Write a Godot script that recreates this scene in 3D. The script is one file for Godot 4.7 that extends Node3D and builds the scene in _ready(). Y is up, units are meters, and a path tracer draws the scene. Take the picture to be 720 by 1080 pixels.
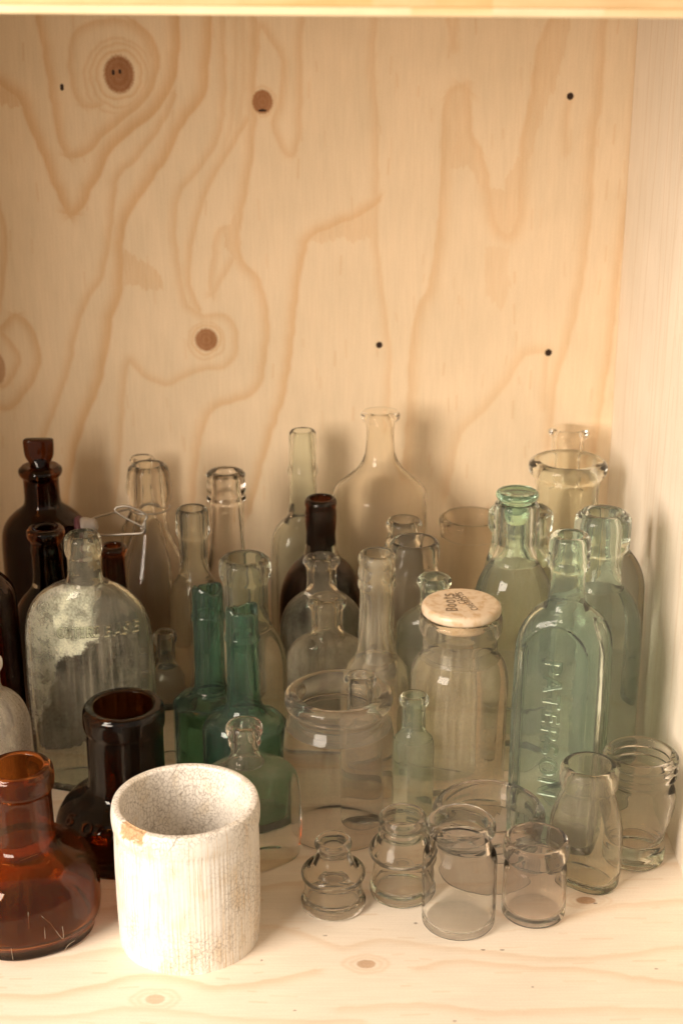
extends Node3D
# A plywood shelf compartment crowded with old glass bottles and jars.
# World: shelf floor is y = 0, back panel is z = 0, the camera stands at z = CAM_Z. "d" below is metres in front of the camera (z = CAM_Z - d).

const F := 1580.0            # focal length in photo pixels (720 x 1080)
const TILT := 0.35256        # camera looks down by 20.2 degrees
const CAM_H := 0.544
const CAM_Z := 1.15
const WALL_X := 0.216
const LEFT_X := -0.425
const FRONT_Z := 0.50

var M := {}
var taken := {}
var rng := RandomNumberGenerator.new()
var wob := FastNoiseLite.new()

# ---------------------------------------------------------------- camera helpers (pixel + distance -> place)
func at(c: float, r: float, d: float) -> Vector2:
	var u := (c - 360.0) / F
	var v := (r - 540.0) / F
	var t := d / (cos(TILT) - v * sin(TILT))
	return Vector2(u * t, CAM_H + (-sin(TILT) - v * cos(TILT)) * t)

func depth_of(d: float, y: float) -> float:
	return d * cos(TILT) + (CAM_H - y) * sin(TILT)

# ---------------------------------------------------------------- naming and tagging
func numbered(called: String) -> String:
	taken[called] = taken.get(called, -1) + 1
	return called if taken[called] == 0 else "%s_%03d" % [called, taken[called]]

func tag(o: Node3D, label: String, category: String, group := "") -> void:
	o.set_meta("label", label)
	o.set_meta("category", category)
	if group != "":
		o.set_meta("group", group)

func part(called: String, mesh: Mesh, m: Material, parent: Node3D) -> MeshInstance3D:
	var o := MeshInstance3D.new()
	o.name = called
	o.mesh = mesh
	o.material_override = m
	parent.add_child(o, true)
	return o

func structure(called: String, mesh: Mesh, m: Material, place: Vector3) -> MeshInstance3D:
	var o := part(called, mesh, m, self)
	o.position = place
	o.set_meta("kind", "structure")
	return o

# ---------------------------------------------------------------- meshes
func grid_mesh(P: Array, rings: int, cols: int, uvs: PackedVector2Array, colors := PackedColorArray()) -> ArrayMesh:
	# P: PackedVector3Array of rings * cols, the last column repeats the first
	var V: PackedVector3Array = P[0]
	var N := PackedVector3Array()
	N.resize(V.size())
	for i in rings:
		var a := maxi(i - 1, 0) * cols
		var b := mini(i + 1, rings - 1) * cols
		for j in cols:
			var l := j - 1 if j > 0 else cols - 2
			var r := j + 1 if j < cols - 1 else 1
			var n := (V[b + j] - V[a + j]).cross(V[i * cols + r] - V[i * cols + l])
			N[i * cols + j] = n.normalized() if n.length_squared() > 1e-24 else Vector3.ZERO
	for e in [0, rings - 1]:
		var k := 1 if e == 0 else rings - 2
		for j in cols:
			if N[e * cols + j] == Vector3.ZERO:
				N[e * cols + j] = Vector3(0, signf(N[k * cols + j].y), 0) if absf(N[k * cols + j].y) > 0.01 else Vector3.UP
	var I := PackedInt32Array()
	I.resize((rings - 1) * (cols - 1) * 6)
	var q := 0
	for i in rings - 1:
		for j in cols - 1:
			var a := i * cols + j
			I[q] = a; I[q + 1] = a + 1; I[q + 2] = a + cols
			I[q + 3] = a + 1; I[q + 4] = a + cols + 1; I[q + 5] = a + cols
			q += 6
	var A := []
	A.resize(Mesh.ARRAY_MAX)
	A[Mesh.ARRAY_VERTEX] = V
	A[Mesh.ARRAY_NORMAL] = N
	A[Mesh.ARRAY_TEX_UV] = uvs
	A[Mesh.ARRAY_INDEX] = I
	if colors.size():
		A[Mesh.ARRAY_COLOR] = colors
	var m := ArrayMesh.new()
	m.add_surface_from_arrays(Mesh.PRIMITIVE_TRIANGLES, A)
	return m

func radius_at(co: float, si: float, p: PackedFloat32Array) -> float:
	# superellipse of half widths p[1], p[2], power p[3]; p[4] < 1 cuts the corners
	var ex := p[3]
	if ex == 2.0 and p[1] == p[2]:
		return p[1]
	var a := absf(co) / p[1]
	var b := absf(si) / p[2]
	var s := pow(a, ex) + pow(b, ex)
	if p[4] < 0.999:
		s += pow((a + b) / (2.0 * p[4]), ex)
	return pow(s, -1.0 / ex)

func chaikin(pts: Array, times: int) -> Array:
	for k in times:
		var out := [pts[0]]
		for i in pts.size() - 1:
			var a: PackedFloat32Array = pts[i]
			var b: PackedFloat32Array = pts[i + 1]
			var p := PackedFloat32Array()
			var q := PackedFloat32Array()
			for c in a.size():
				p.append(a[c] * 0.75 + b[c] * 0.25)
				q.append(a[c] * 0.25 + b[c] * 0.75)
			out.append(p)
			out.append(q)
		out.append(pts[-1])
		pts = out
	return pts

func refine(pts: Array, step: float) -> Array:
	var out := [pts[0]]
	for i in range(1, pts.size()):
		var a: PackedFloat32Array = pts[i - 1]
		var b: PackedFloat32Array = pts[i]
		var n := int(ceil(absf(b[0] - a[0]) / step))
		for k in range(1, n):
			var p := PackedFloat32Array()
			for c in a.size():
				p.append(lerpf(a[c], b[c], float(k) / n))
			out.append(p)
		out.append(b)
	return out

func sweep(pts: Array, segs: int, seed_: float, wobble: float, bump = null) -> ArrayMesh:
	var rings := pts.size()
	var cols := segs + 1
	var V := PackedVector3Array()
	var U := PackedVector2Array()
	V.resize(rings * cols)
	U.resize(rings * cols)
	var along := 0.0
	for i in rings:
		var p: PackedFloat32Array = pts[i]
		if i > 0:
			along += Vector2(p[0] - pts[i - 1][0], p[1] - pts[i - 1][1]).length()
		for j in cols:
			var f := TAU * (j % segs) / segs
			var co := cos(f)
			var si := sin(f)
			var r := radius_at(co, si, p) if p[1] > 0.0002 else p[1]
			var y := p[0]
			if wobble > 0.0 and p[1] > 0.002:
				r += wobble * wob.get_noise_3d(co * 40.0 + seed_ * 97.0, y * 1400.0 + seed_ * 31.0, si * 40.0)
				if p[1] > 0.008:     # the small ripples of old glass
					r += wobble * 0.20 * wob.get_noise_3d(co * 190.0 + seed_ * 57.0, y * 7500.0, si * 190.0)
			var v := Vector3(r * co, y, r * si)
			if bump != null:
				v += bump.call(v, i, co, si)
			V[i * cols + j] = v
			U[i * cols + j] = Vector2(float(j) / segs, along)
	return grid_mesh([V], rings, cols, U)

func pf(y: float, rx: float, rz: float, n: float, ch: float) -> PackedFloat32Array:
	return PackedFloat32Array([y, rx, rz, n, ch])

# The closed wall of a bottle: outside from the base up to the lip, then down the inside.
func bottle_path(outer: Array, o: Dictionary) -> Array:
	var t: float = o.get("t", 0.0022)
	var tb: float = o.get("tb", 0.004)
	var kick: float = o.get("kick", 0.002)
	var bore: float = o.get("bore", 0.0)
	var neck_y: float = o.get("neck_y", 1.0)
	var b: PackedFloat32Array = outer[0]
	var path := []
	var z := 1e-5
	path.append(pf(kick, z, z, 2, 1))
	path.append(pf(kick, b[1] * 0.55, b[2] * 0.55, b[3], b[4]))
	path.append(pf(0.0004, b[1] * 0.80, b[2] * 0.80, b[3], b[4]))
	path.append(pf(0.0, b[1] - 0.0022, b[2] - 0.0022, b[3], b[4]))
	path.append(pf(0.0015, b[1], b[2], b[3], b[4]))
	path.append(pf(0.006, b[1], b[2], b[3], b[4]))
	for i in range(1, outer.size()):
		path.append(outer[i])
	var top: PackedFloat32Array = outer[-1]
	if o.get("skin", false):
		return path
	if bore == 0.0:
		bore = top[1] - t * 1.6
	path.append(pf(top[0] + 0.0009, top[1] - 0.0006, top[1] - 0.0006, 2, 1))
	path.append(pf(top[0] + 0.0009, bore + 0.0006, bore + 0.0006, 2, 1))
	path.append(pf(top[0] - 0.0008, bore, bore, 2, 1))
	var low := 0.006
	for i in range(outer.size() - 2, 0, -1):
		var p: PackedFloat32Array = outer[i]
		if p[0] > neck_y:
			continue
		var a: PackedFloat32Array = outer[maxi(i - 1, 0)]
		var c: PackedFloat32Array = outer[i + 1]
		var tx := c[1] - a[1]
		var ty := c[0] - a[0]
		var l := sqrt(tx * tx + ty * ty)
		var yy := maxf(p[0] + tx / l * t, tb + 0.003)
		var dr := t * ty / l
		if p[1] - dr <= bore * 1.02 and p[3] == 2.0 and p[1] == p[2]:
			continue
		path.append(pf(yy, maxf(p[1] - dr, bore * 0.9), maxf(p[2] - dr, bore * 0.9), p[3], p[4]))
	var q: PackedFloat32Array = b
	path.append(pf(tb + 0.003, q[1] - t, q[2] - t, q[3], q[4]))
	path.append(pf(tb, q[1] - t - 0.003, q[2] - t - 0.003, q[3], q[4]))
	path.append(pf(tb + kick, q[1] * 0.5, q[2] * 0.5, q[3], q[4]))
	path.append(pf(tb + kick, z, z, 2, 1))
	return path

# Outline from the photograph: rows [row, half width in pixels, depth ratio = 1, power = 2, corner cut = 1] from lip to base;
# the last row's first entry is ignored: it is the base at y = 0.
func outline(col: float, d: float, rows: Array) -> Array:
	var out := []
	for i in rows.size():
		var e: Array = rows[i]
		var y: float = 0.0 if i == rows.size() - 1 else at(col, e[0], d).y
		var r: float = e[1] / F * depth_of(d, y)
		out.push_front(pf(y, r, r * (e[2] if e.size() > 2 else 1.0), e[3] if e.size() > 3 else 2.0, e[4] if e.size() > 4 else 1.0))
	return out

var plan := []     # footprints, to check that nothing stands inside anything else

func bottle(called: String, label: String, category: String, mat: String, col: float, d: float, rows: Array, o := {}) -> Node3D:
	var outer := outline(col, d, rows)
	var place := Vector3(at(col, rows[0][0], d).x, o.get("lift", 0.0), CAM_Z - d)
	if o.has("neck_row"):
		o.neck_y = at(col, o.neck_row, d).y
	if o.has("bore_px"):
		o.bore = o.bore_px / F * depth_of(d, outer[-1][0])
	var id := float(plan.size())
	var segs: int = o.get("segs", 56)
	var skin: bool = o.get("skin", false)
	var path: Array
	var neck := []
	if skin:
		# blown thin below, thick glass at the neck and lip: the neck is a ring of its own set on the body
		var body := []
		var ring := []
		for p in outer:
			if p[0] <= o.neck_y or body.size() < 2:
				body.append(p)
			else:
				ring.append(p)
		var join: PackedFloat32Array = body[-1]
		var bore: float = minf(o.get("bore", ring[-1][1] * 0.7), join[1] * 0.86)
		# the wall thins away towards the body, so that the two run into each other
		var reach: float = ring[-1][0] - join[0]
		neck.append(pf(join[0] + reach * 0.30, bore, bore, 2, 1))
		neck.append(pf(join[0] + reach * 0.12, lerpf(bore, join[1], 0.35), lerpf(bore, join[1], 0.35), 2, 1))
		neck.append(pf(join[0] + 0.0001, join[1] - 0.0005, join[1] - 0.0005, 2, 1))
		neck.append(pf(join[0] + 0.0004, join[1] - 0.0001, join[1] - 0.0001, 2, 1))
		neck.append_array(ring)
		var tip: PackedFloat32Array = ring[-1]
		neck.append(pf(tip[0] + 0.0009, tip[1] - 0.0006, tip[1] - 0.0006, 2, 1))
		neck.append(pf(tip[0] + 0.0009, bore + 0.0006, bore + 0.0006, 2, 1))
		neck.append(pf(tip[0] - 0.0008, bore, bore, 2, 1))
		neck.append(neck[0])
		path = bottle_path(body, o)
		neck = chaikin(neck, 2)
		neck.append(neck[0])
	else:
		path = bottle_path(outer, o)
	path = chaikin(path, 2)
	if o.has("step"):
		path = refine(path, o.step)
	var mesh := sweep(path, segs, id, o.get("wobble", 0.00035), o.get("bump"))
	var film: float = o.get("film", 0.0)
	var root: Node3D
	if o.get("parts", false) or skin or film > 0.0:
		root = Node3D.new()
		root.name = numbered(called)
		add_child(root)
		part("glass_body", mesh, M[skin_of(mat, o.get("skin_ior", 0.006)) if skin else mat], root)
	else:
		root = part(numbered(called), mesh, M[mat], self)
	if skin:
		part("neck", sweep(neck, segs, id, 0.0002), M[mat], root)
	if film > 0.0:
		# dust and dried residue clinging to the outside, patchy
		var coat := []
		for p in chaikin(outer, 2):
			if p[0] > 0.003:
				coat.append(pf(p[0], p[1] + 0.00025, p[2] + 0.00025, p[3], p[4]))
		if coat.size() > 2:
			part("dust_film", sweep(refine(coat, 0.004), segs, id, o.get("wobble", 0.00035), o.get("bump")), film_of(film, o.get("film_tint", Color(0.88, 0.83, 0.72))), root)
	root.position = place
	root.rotation.y = deg_to_rad(o.get("turn", 0.0))
	tag(root, label, category, o.get("group", ""))
	var big := 0.0
	for p in outer:
		big = maxf(big, p[1])
	plan.append([root.name, place.x, place.z, big])
	return root

func tube(points: Array, r: float, sides := 10, closed := false) -> ArrayMesh:
	var c := Curve3D.new()
	c.bake_interval = 0.0015
	for i in points.size():
		var p: Vector3 = points[i]
		var before: Vector3 = points[maxi(i - 1, 0)] if not closed else points[(i - 1 + points.size()) % points.size()]
		var after: Vector3 = points[mini(i + 1, points.size() - 1)] if not closed else points[(i + 1) % points.size()]
		var tan_ := (after - before) / 6.0
		c.add_point(p, -tan_, tan_)
	if closed:
		c.add_point(points[0], -(points[1] - points[-1]) / 6.0, Vector3.ZERO)
	var L := c.get_baked_length()
	var n := maxi(4, int(L / 0.0015))
	var V := PackedVector3Array()
	var U := PackedVector2Array()
	var side := Vector3.ZERO
	for i in n + 1:
		var s := L * i / n
		var p := c.sample_baked(s, true)
		var dir := (c.sample_baked(minf(s + 0.0004, L), true) - c.sample_baked(maxf(s - 0.0004, 0.0), true)).normalized()
		if side == Vector3.ZERO:
			side = dir.cross(Vector3.UP if absf(dir.y) < 0.9 else Vector3.RIGHT).normalized()
		side = (side - dir * side.dot(dir)).normalized()
		var up := dir.cross(side)
		for j in sides + 1:
			var f := TAU * (j % sides) / sides
			V.append(p + (side * cos(f) - up * sin(f)) * r)
			U.append(Vector2(float(j) / sides, s))
	return grid_mesh([V], n + 1, sides + 1, U)

func board(size: Vector3, uv_per_m: Vector2, bevel: float) -> ArrayMesh:
	# a box with chamfered edges; each face carries metres as uv, scaled
	var st := SurfaceTool.new()
	st.begin(Mesh.PRIMITIVE_TRIANGLES)
	st.set_smooth_group(-1)
	var h := size / 2.0
	var quad := func(a: Vector3, b: Vector3, c: Vector3, e: Vector3):
		var n := (c - a).cross(b - a).normalized()
		for p in [a, b, c, a, c, e]:
			var q: Vector3 = p
			var uv := Vector2(q.x, -q.y)
			if absf(n.y) > 0.8:
				uv = Vector2(q.x, q.z)
			elif absf(n.x) > 0.8:
				uv = Vector2(-q.z, -q.y)
			st.set_uv((uv * uv_per_m) + Vector2(0.5, 0.5))
			st.add_vertex(q)
	for ax in 3:
		for s in [-1.0, 1.0]:
			var u := (ax + 1) % 3
			var w := (ax + 2) % 3
			var c := []
			for k in [[-1, -1], [1, -1], [1, 1], [-1, 1]]:
				var p := Vector3.ZERO
				p[ax] = s * h[ax]
				p[u] = k[0] * (h[u] - bevel)
				p[w] = k[1] * (h[w] - bevel)
				c.append(p)
			if s > 0:
				quad.call(c[0], c[3], c[2], c[1])
			else:
				quad.call(c[0], c[1], c[2], c[3])
			# one chamfer per edge of this face towards +u and -u
			for t in [-1.0, 1.0]:
				var a := Vector3.ZERO
				var b := Vector3.ZERO
				a[ax] = s * h[ax]; a[u] = t * (h[u] - bevel); a[w] = -(h[w] - bevel)
				b[ax] = s * (h[ax] - bevel); b[u] = t * h[u]; b[w] = a[w]
				var a2 := a; a2[w] = -a[w]
				var b2 := b; b2[w] = -b[w]
				if s * t > 0:
					quad.call(a, a2, b2, b)
				else:
					quad.call(a, b, b2, a2)
	st.generate_normals()
	return st.commit()

# ---------------------------------------------------------------- materials
func glass(tint: Color, haze := 0.0, rough := 0.0, ior := 0.05) -> StandardMaterial3D:
	var m := StandardMaterial3D.new()
	m.albedo_color = Color(tint.r, tint.g, tint.b).linear_to_srgb()
	m.albedo_color.a = haze
	m.transparency = BaseMaterial3D.TRANSPARENCY_ALPHA
	m.refraction_enabled = true
	m.refraction_scale = ior
	m.roughness = rough
	m.metallic_specular = 0.7
	return m

var film_image: ImageTexture
func film_of(strength: float, tint: Color) -> StandardMaterial3D:
	if film_image == null:
		var w := 512
		var big := noise(0.010, 4, 201)
		var streak := noise(0.05, 3, 202)
		var fine := noise(0.16, 3, 203)
		var im := Image.create(w, w, false, Image.FORMAT_RGBA8)
		for y in w:
			for x in w:
				var b := big.get_noise_2d(x, y)
				var f := fine.get_noise_2d(x * 1.7 + 900.0, y * 1.7)
				var a := 0.36 + 0.50 * b + 0.40 * streak.get_noise_2d(x * 1.6, y * 0.10) + 0.45 * fine.get_noise_2d(x, y) + 0.30 * f
				if f > 0.40:
					a += 0.8
				var g := 1.0 + 0.10 * b
				im.set_pixel(x, y, Color(minf(g, 1.0), minf(g, 1.0), minf(g, 1.0), clampf(a, 0.03, 1.0)))
		rng.seed = 77
		for i in 90:
			var p := Vector2(rng.randf() * w, rng.randf() * w)
			var step := Vector2.from_angle(rng.randf_range(0.9, 2.2)) * 0.7
			for k in rng.randi_range(12, 60):
				p += step
				im.set_pixel(posmod(int(p.x), w), posmod(int(p.y), w), Color(1, 1, 1, rng.randf_range(0.5, 1.0)))
		film_image = ImageTexture.create_from_image(im)
	var called := "film_%d_%s" % [int(strength * 1000.0), tint.to_html()]
	if not M.has(called):
		var m := StandardMaterial3D.new()
		m.albedo_texture = film_image
		m.albedo_color = Color(tint.r, tint.g, tint.b, strength)
		m.uv1_scale = Vector3(1.3, 5.0, 1)
		m.transparency = BaseMaterial3D.TRANSPARENCY_ALPHA
		m.roughness = 0.75
		m.metallic_specular = 0.2
		M[called] = m
	return M[called]

func skin_of(mat: String, ior: float) -> String:
	# the same glass, the same colour, blown so thin that it hardly bends the light
	var called := "%s_skin_%d" % [mat, int(ior * 10000.0)]
	if not M.has(called):
		var m: StandardMaterial3D = M[mat].duplicate()
		m.refraction_scale = ior
		m.clearcoat_enabled = true
		m.clearcoat = 0.5
		m.clearcoat_roughness = 0.02
		M[called] = m
	return called

func solid(c: Color, rough: float, metal := 0.0) -> StandardMaterial3D:
	var m := StandardMaterial3D.new()
	m.albedo_color = c.linear_to_srgb()
	m.roughness = rough
	m.metallic = metal
	return m

func noise(freq: float, octaves: int, seed_: int, type := FastNoiseLite.TYPE_SIMPLEX_SMOOTH) -> FastNoiseLite:
	var n := FastNoiseLite.new()
	n.noise_type = type
	n.frequency = freq
	n.fractal_octaves = octaves
	n.fractal_type = FastNoiseLite.FRACTAL_FBM if octaves > 1 else FastNoiseLite.FRACTAL_NONE
	n.seed = seed_
	return n

func noise_bytes(n: FastNoiseLite, w: int, h: int, sx: int, sy: int) -> PackedByteArray:
	var im := n.get_image(maxi(2, w / sx), maxi(2, h / sy))
	im.convert(Image.FORMAT_L8)
	im.resize(w, h, Image.INTERPOLATE_CUBIC)
	return im.get_data()

class Wood:
	var w: int
	var h: int
	var late: PackedFloat32Array     # dark grain lines
	var knot: PackedFloat32Array
	var hole: PackedFloat32Array
	func _init(w_: int, h_: int):
		w = w_
		h = h_
		late.resize(w * h)
		knot.resize(w * h)
		hole.resize(w * h)
	func smooth(pts: Array) -> PackedVector2Array:
		var out := PackedVector2Array()
		for i in pts.size() - 1:
			var a: Vector2 = pts[maxi(i - 1, 0)]
			var b: Vector2 = pts[i]
			var c: Vector2 = pts[i + 1]
			var e: Vector2 = pts[mini(i + 2, pts.size() - 1)]
			var n := maxi(2, int(b.distance_to(c) / 9.0))
			for k in n:
				out.append(b.cubic_interpolate(c, a, e, float(k) / n))
		out.append(pts[-1])
		return out
	# a grain line: a crisp edge on its left side, fading over `fade` pixels on the right (negative: the other way round)
	func stroke(pts: Array, strength: float, fade: float, crisp := 1.6, ragged: FastNoiseLite = null) -> void:
		var P := smooth(pts)
		if ragged:
			for i in P.size():
				P[i] += Vector2(ragged.get_noise_2d(P[i].x, P[i].y), ragged.get_noise_2d(P[i].y + 500.0, P[i].x)) * 2.5
		var flip := signf(fade)
		fade = absf(fade)
		var reach := maxf(fade * 2.2, crisp * 2.2) + 1.0
		for i in P.size() - 1:
			var a := P[i]
			var b := P[i + 1]
			var ab := b - a
			var l2 := ab.length_squared()
			if l2 < 0.01:
				continue
			var nx := -ab.y / sqrt(l2) * flip
			var ny := ab.x / sqrt(l2) * flip
			for y in range(maxi(0, int(minf(a.y, b.y) - reach)), mini(h - 1, int(maxf(a.y, b.y) + reach)) + 1):
				for x in range(maxi(0, int(minf(a.x, b.x) - reach)), mini(w - 1, int(maxf(a.x, b.x) + reach)) + 1):
					var px := x - a.x
					var py := y - a.y
					var t := clampf((px * ab.x + py * ab.y) / l2, 0.0, 1.0)
					var dx := px - ab.x * t
					var dy := py - ab.y * t
					var dist := sqrt(dx * dx + dy * dy)
					var s := fade if dx * nx + dy * ny > 0.0 else crisp
					if dist > s * 2.2:
						continue
					var v := strength * exp(-dist * dist / (s * s))
					if v > late[y * w + x]:
						late[y * w + x] = v
	func patch(poly: Array, strength: float, soft: float, n: FastNoiseLite) -> void:
		var P := PackedVector2Array(poly)
		var lo := P[0]
		var hi := P[0]
		for p in P:
			lo = lo.min(p)
			hi = hi.max(p)
		for y in range(maxi(0, int(lo.y)), mini(h - 1, int(hi.y)) + 1):
			for x in range(maxi(0, int(lo.x)), mini(w - 1, int(hi.x)) + 1):
				var q := Vector2(x, y) + Vector2(n.get_noise_2d(x * 3.0, y * 0.5), n.get_noise_2d(y * 0.6 + 300.0, x * 3.0)) * 5.0
				if Geometry2D.is_point_in_polygon(q, P):
					var v := strength * (0.8 + 0.35 * n.get_noise_2d(x * 4.0, y * 0.4))
					if v > late[y * w + x]:
						late[y * w + x] = v
	func spot(c: Vector2, rx: float, ry: float, into: PackedFloat32Array, n: FastNoiseLite, strength := 1.0) -> void:
		for y in range(maxi(0, int(c.y - ry * 1.5)), mini(h - 1, int(c.y + ry * 1.5)) + 1):
			for x in range(maxi(0, int(c.x - rx * 1.5)), mini(w - 1, int(c.x + rx * 1.5)) + 1):
				var e := Vector2((x - c.x) / rx, (y - c.y) / ry)
				var k := e.length() + 0.07 * n.get_noise_2d(x * 6.0, y * 6.0)
				var v := clampf((1.08 - k) / 0.22, 0.0, 1.0) * strength
				v *= 0.86 + 0.14 * clampf(sin(k * 16.0) * 0.5 + 0.8, 0.0, 1.0)
				if v > into[y * w + x]:
					into[y * w + x] = v

func wood_texture(wd: Wood, across: bool, pale: Color, dark: Color, seed_: int) -> ImageTexture:
	# across: grain runs along x, else along y. Colours in sRGB.
	var w := wd.w
	var h := wd.h
	var fine := noise_bytes(noise(0.35, 2, seed_), w, h, 20 if across else 1, 1 if across else 20)
	var mid := noise_bytes(noise(0.05, 3, seed_ + 1), w, h, 6 if across else 1, 1 if across else 6)
	var blot := noise_bytes(noise(0.006, 4, seed_ + 2), w, h, 1, 1)
	var speck := noise_bytes(noise(0.4, 3, seed_ + 3), w, h, 1, 1)
	var out := PackedByteArray()
	out.resize(w * h * 3)
	var kc := Color(0.62, 0.43, 0.28)
	var hc := Color(0.13, 0.07, 0.04)
	for i in w * h:
		var l := wd.late[i]
		var f := (fine[i] - 128) * 0.00012 + (mid[i] - 128) * 0.00014 + (blot[i] - 128) * 0.00022 + (speck[i] - 128) * 0.00012
		l += (mid[i] - 128) * 0.0004 + (blot[i] - 128) * 0.0006
		var r := lerpf(pale.r, dark.r, l) + f
		var g := lerpf(pale.g, dark.g, l) + f * 1.15
		var b := lerpf(pale.b, dark.b, l) + f * 1.35
		var k := wd.knot[i]
		if k > 0.0:
			r = lerpf(r, kc.r + f * 2.0, k); g = lerpf(g, kc.g + f * 2.0, k); b = lerpf(b, kc.b + f * 2.0, k)
		k = wd.hole[i]
		if k > 0.0:
			r = lerpf(r, hc.r, k); g = lerpf(g, hc.g, k); b = lerpf(b, hc.b, k)
		out[i * 3] = clampi(int(r * 255.0), 0, 255)
		out[i * 3 + 1] = clampi(int(g * 255.0), 0, 255)
		out[i * 3 + 2] = clampi(int(b * 255.0), 0, 255)
	return ImageTexture.create_from_image(Image.create_from_data(w, h, false, Image.FORMAT_RGB8, out))

func wood_material(tex: Texture2D, rough: float) -> StandardMaterial3D:
	var m := StandardMaterial3D.new()
	m.albedo_texture = tex
	m.roughness = rough
	m.metallic_specular = 0.35
	m.heightmap_enabled = true
	m.heightmap_texture = tex
	m.heightmap_scale = 0.03
	return m

# ---------------------------------------------------------------- the shelf compartment
func back_px(c: float, r: float, tx: Vector2, k: float) -> Vector2:
	# photo pixel on the back panel -> texel; tx = texel of the panel's left top corner in metres
	var p := at(c, r, CAM_Z)
	return Vector2((p.x - tx.x) * k, (tx.y - p.y) * k)

func floor_px(c: float, r: float, tx: Vector2, k: float) -> Vector2:
	var dep := TILT + atan((r - 540.0) / F)
	var d := CAM_H / tan(dep)
	return Vector2((at(c, r, d).x - tx.x) * k, (CAM_Z - d - tx.y) * k)

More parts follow.
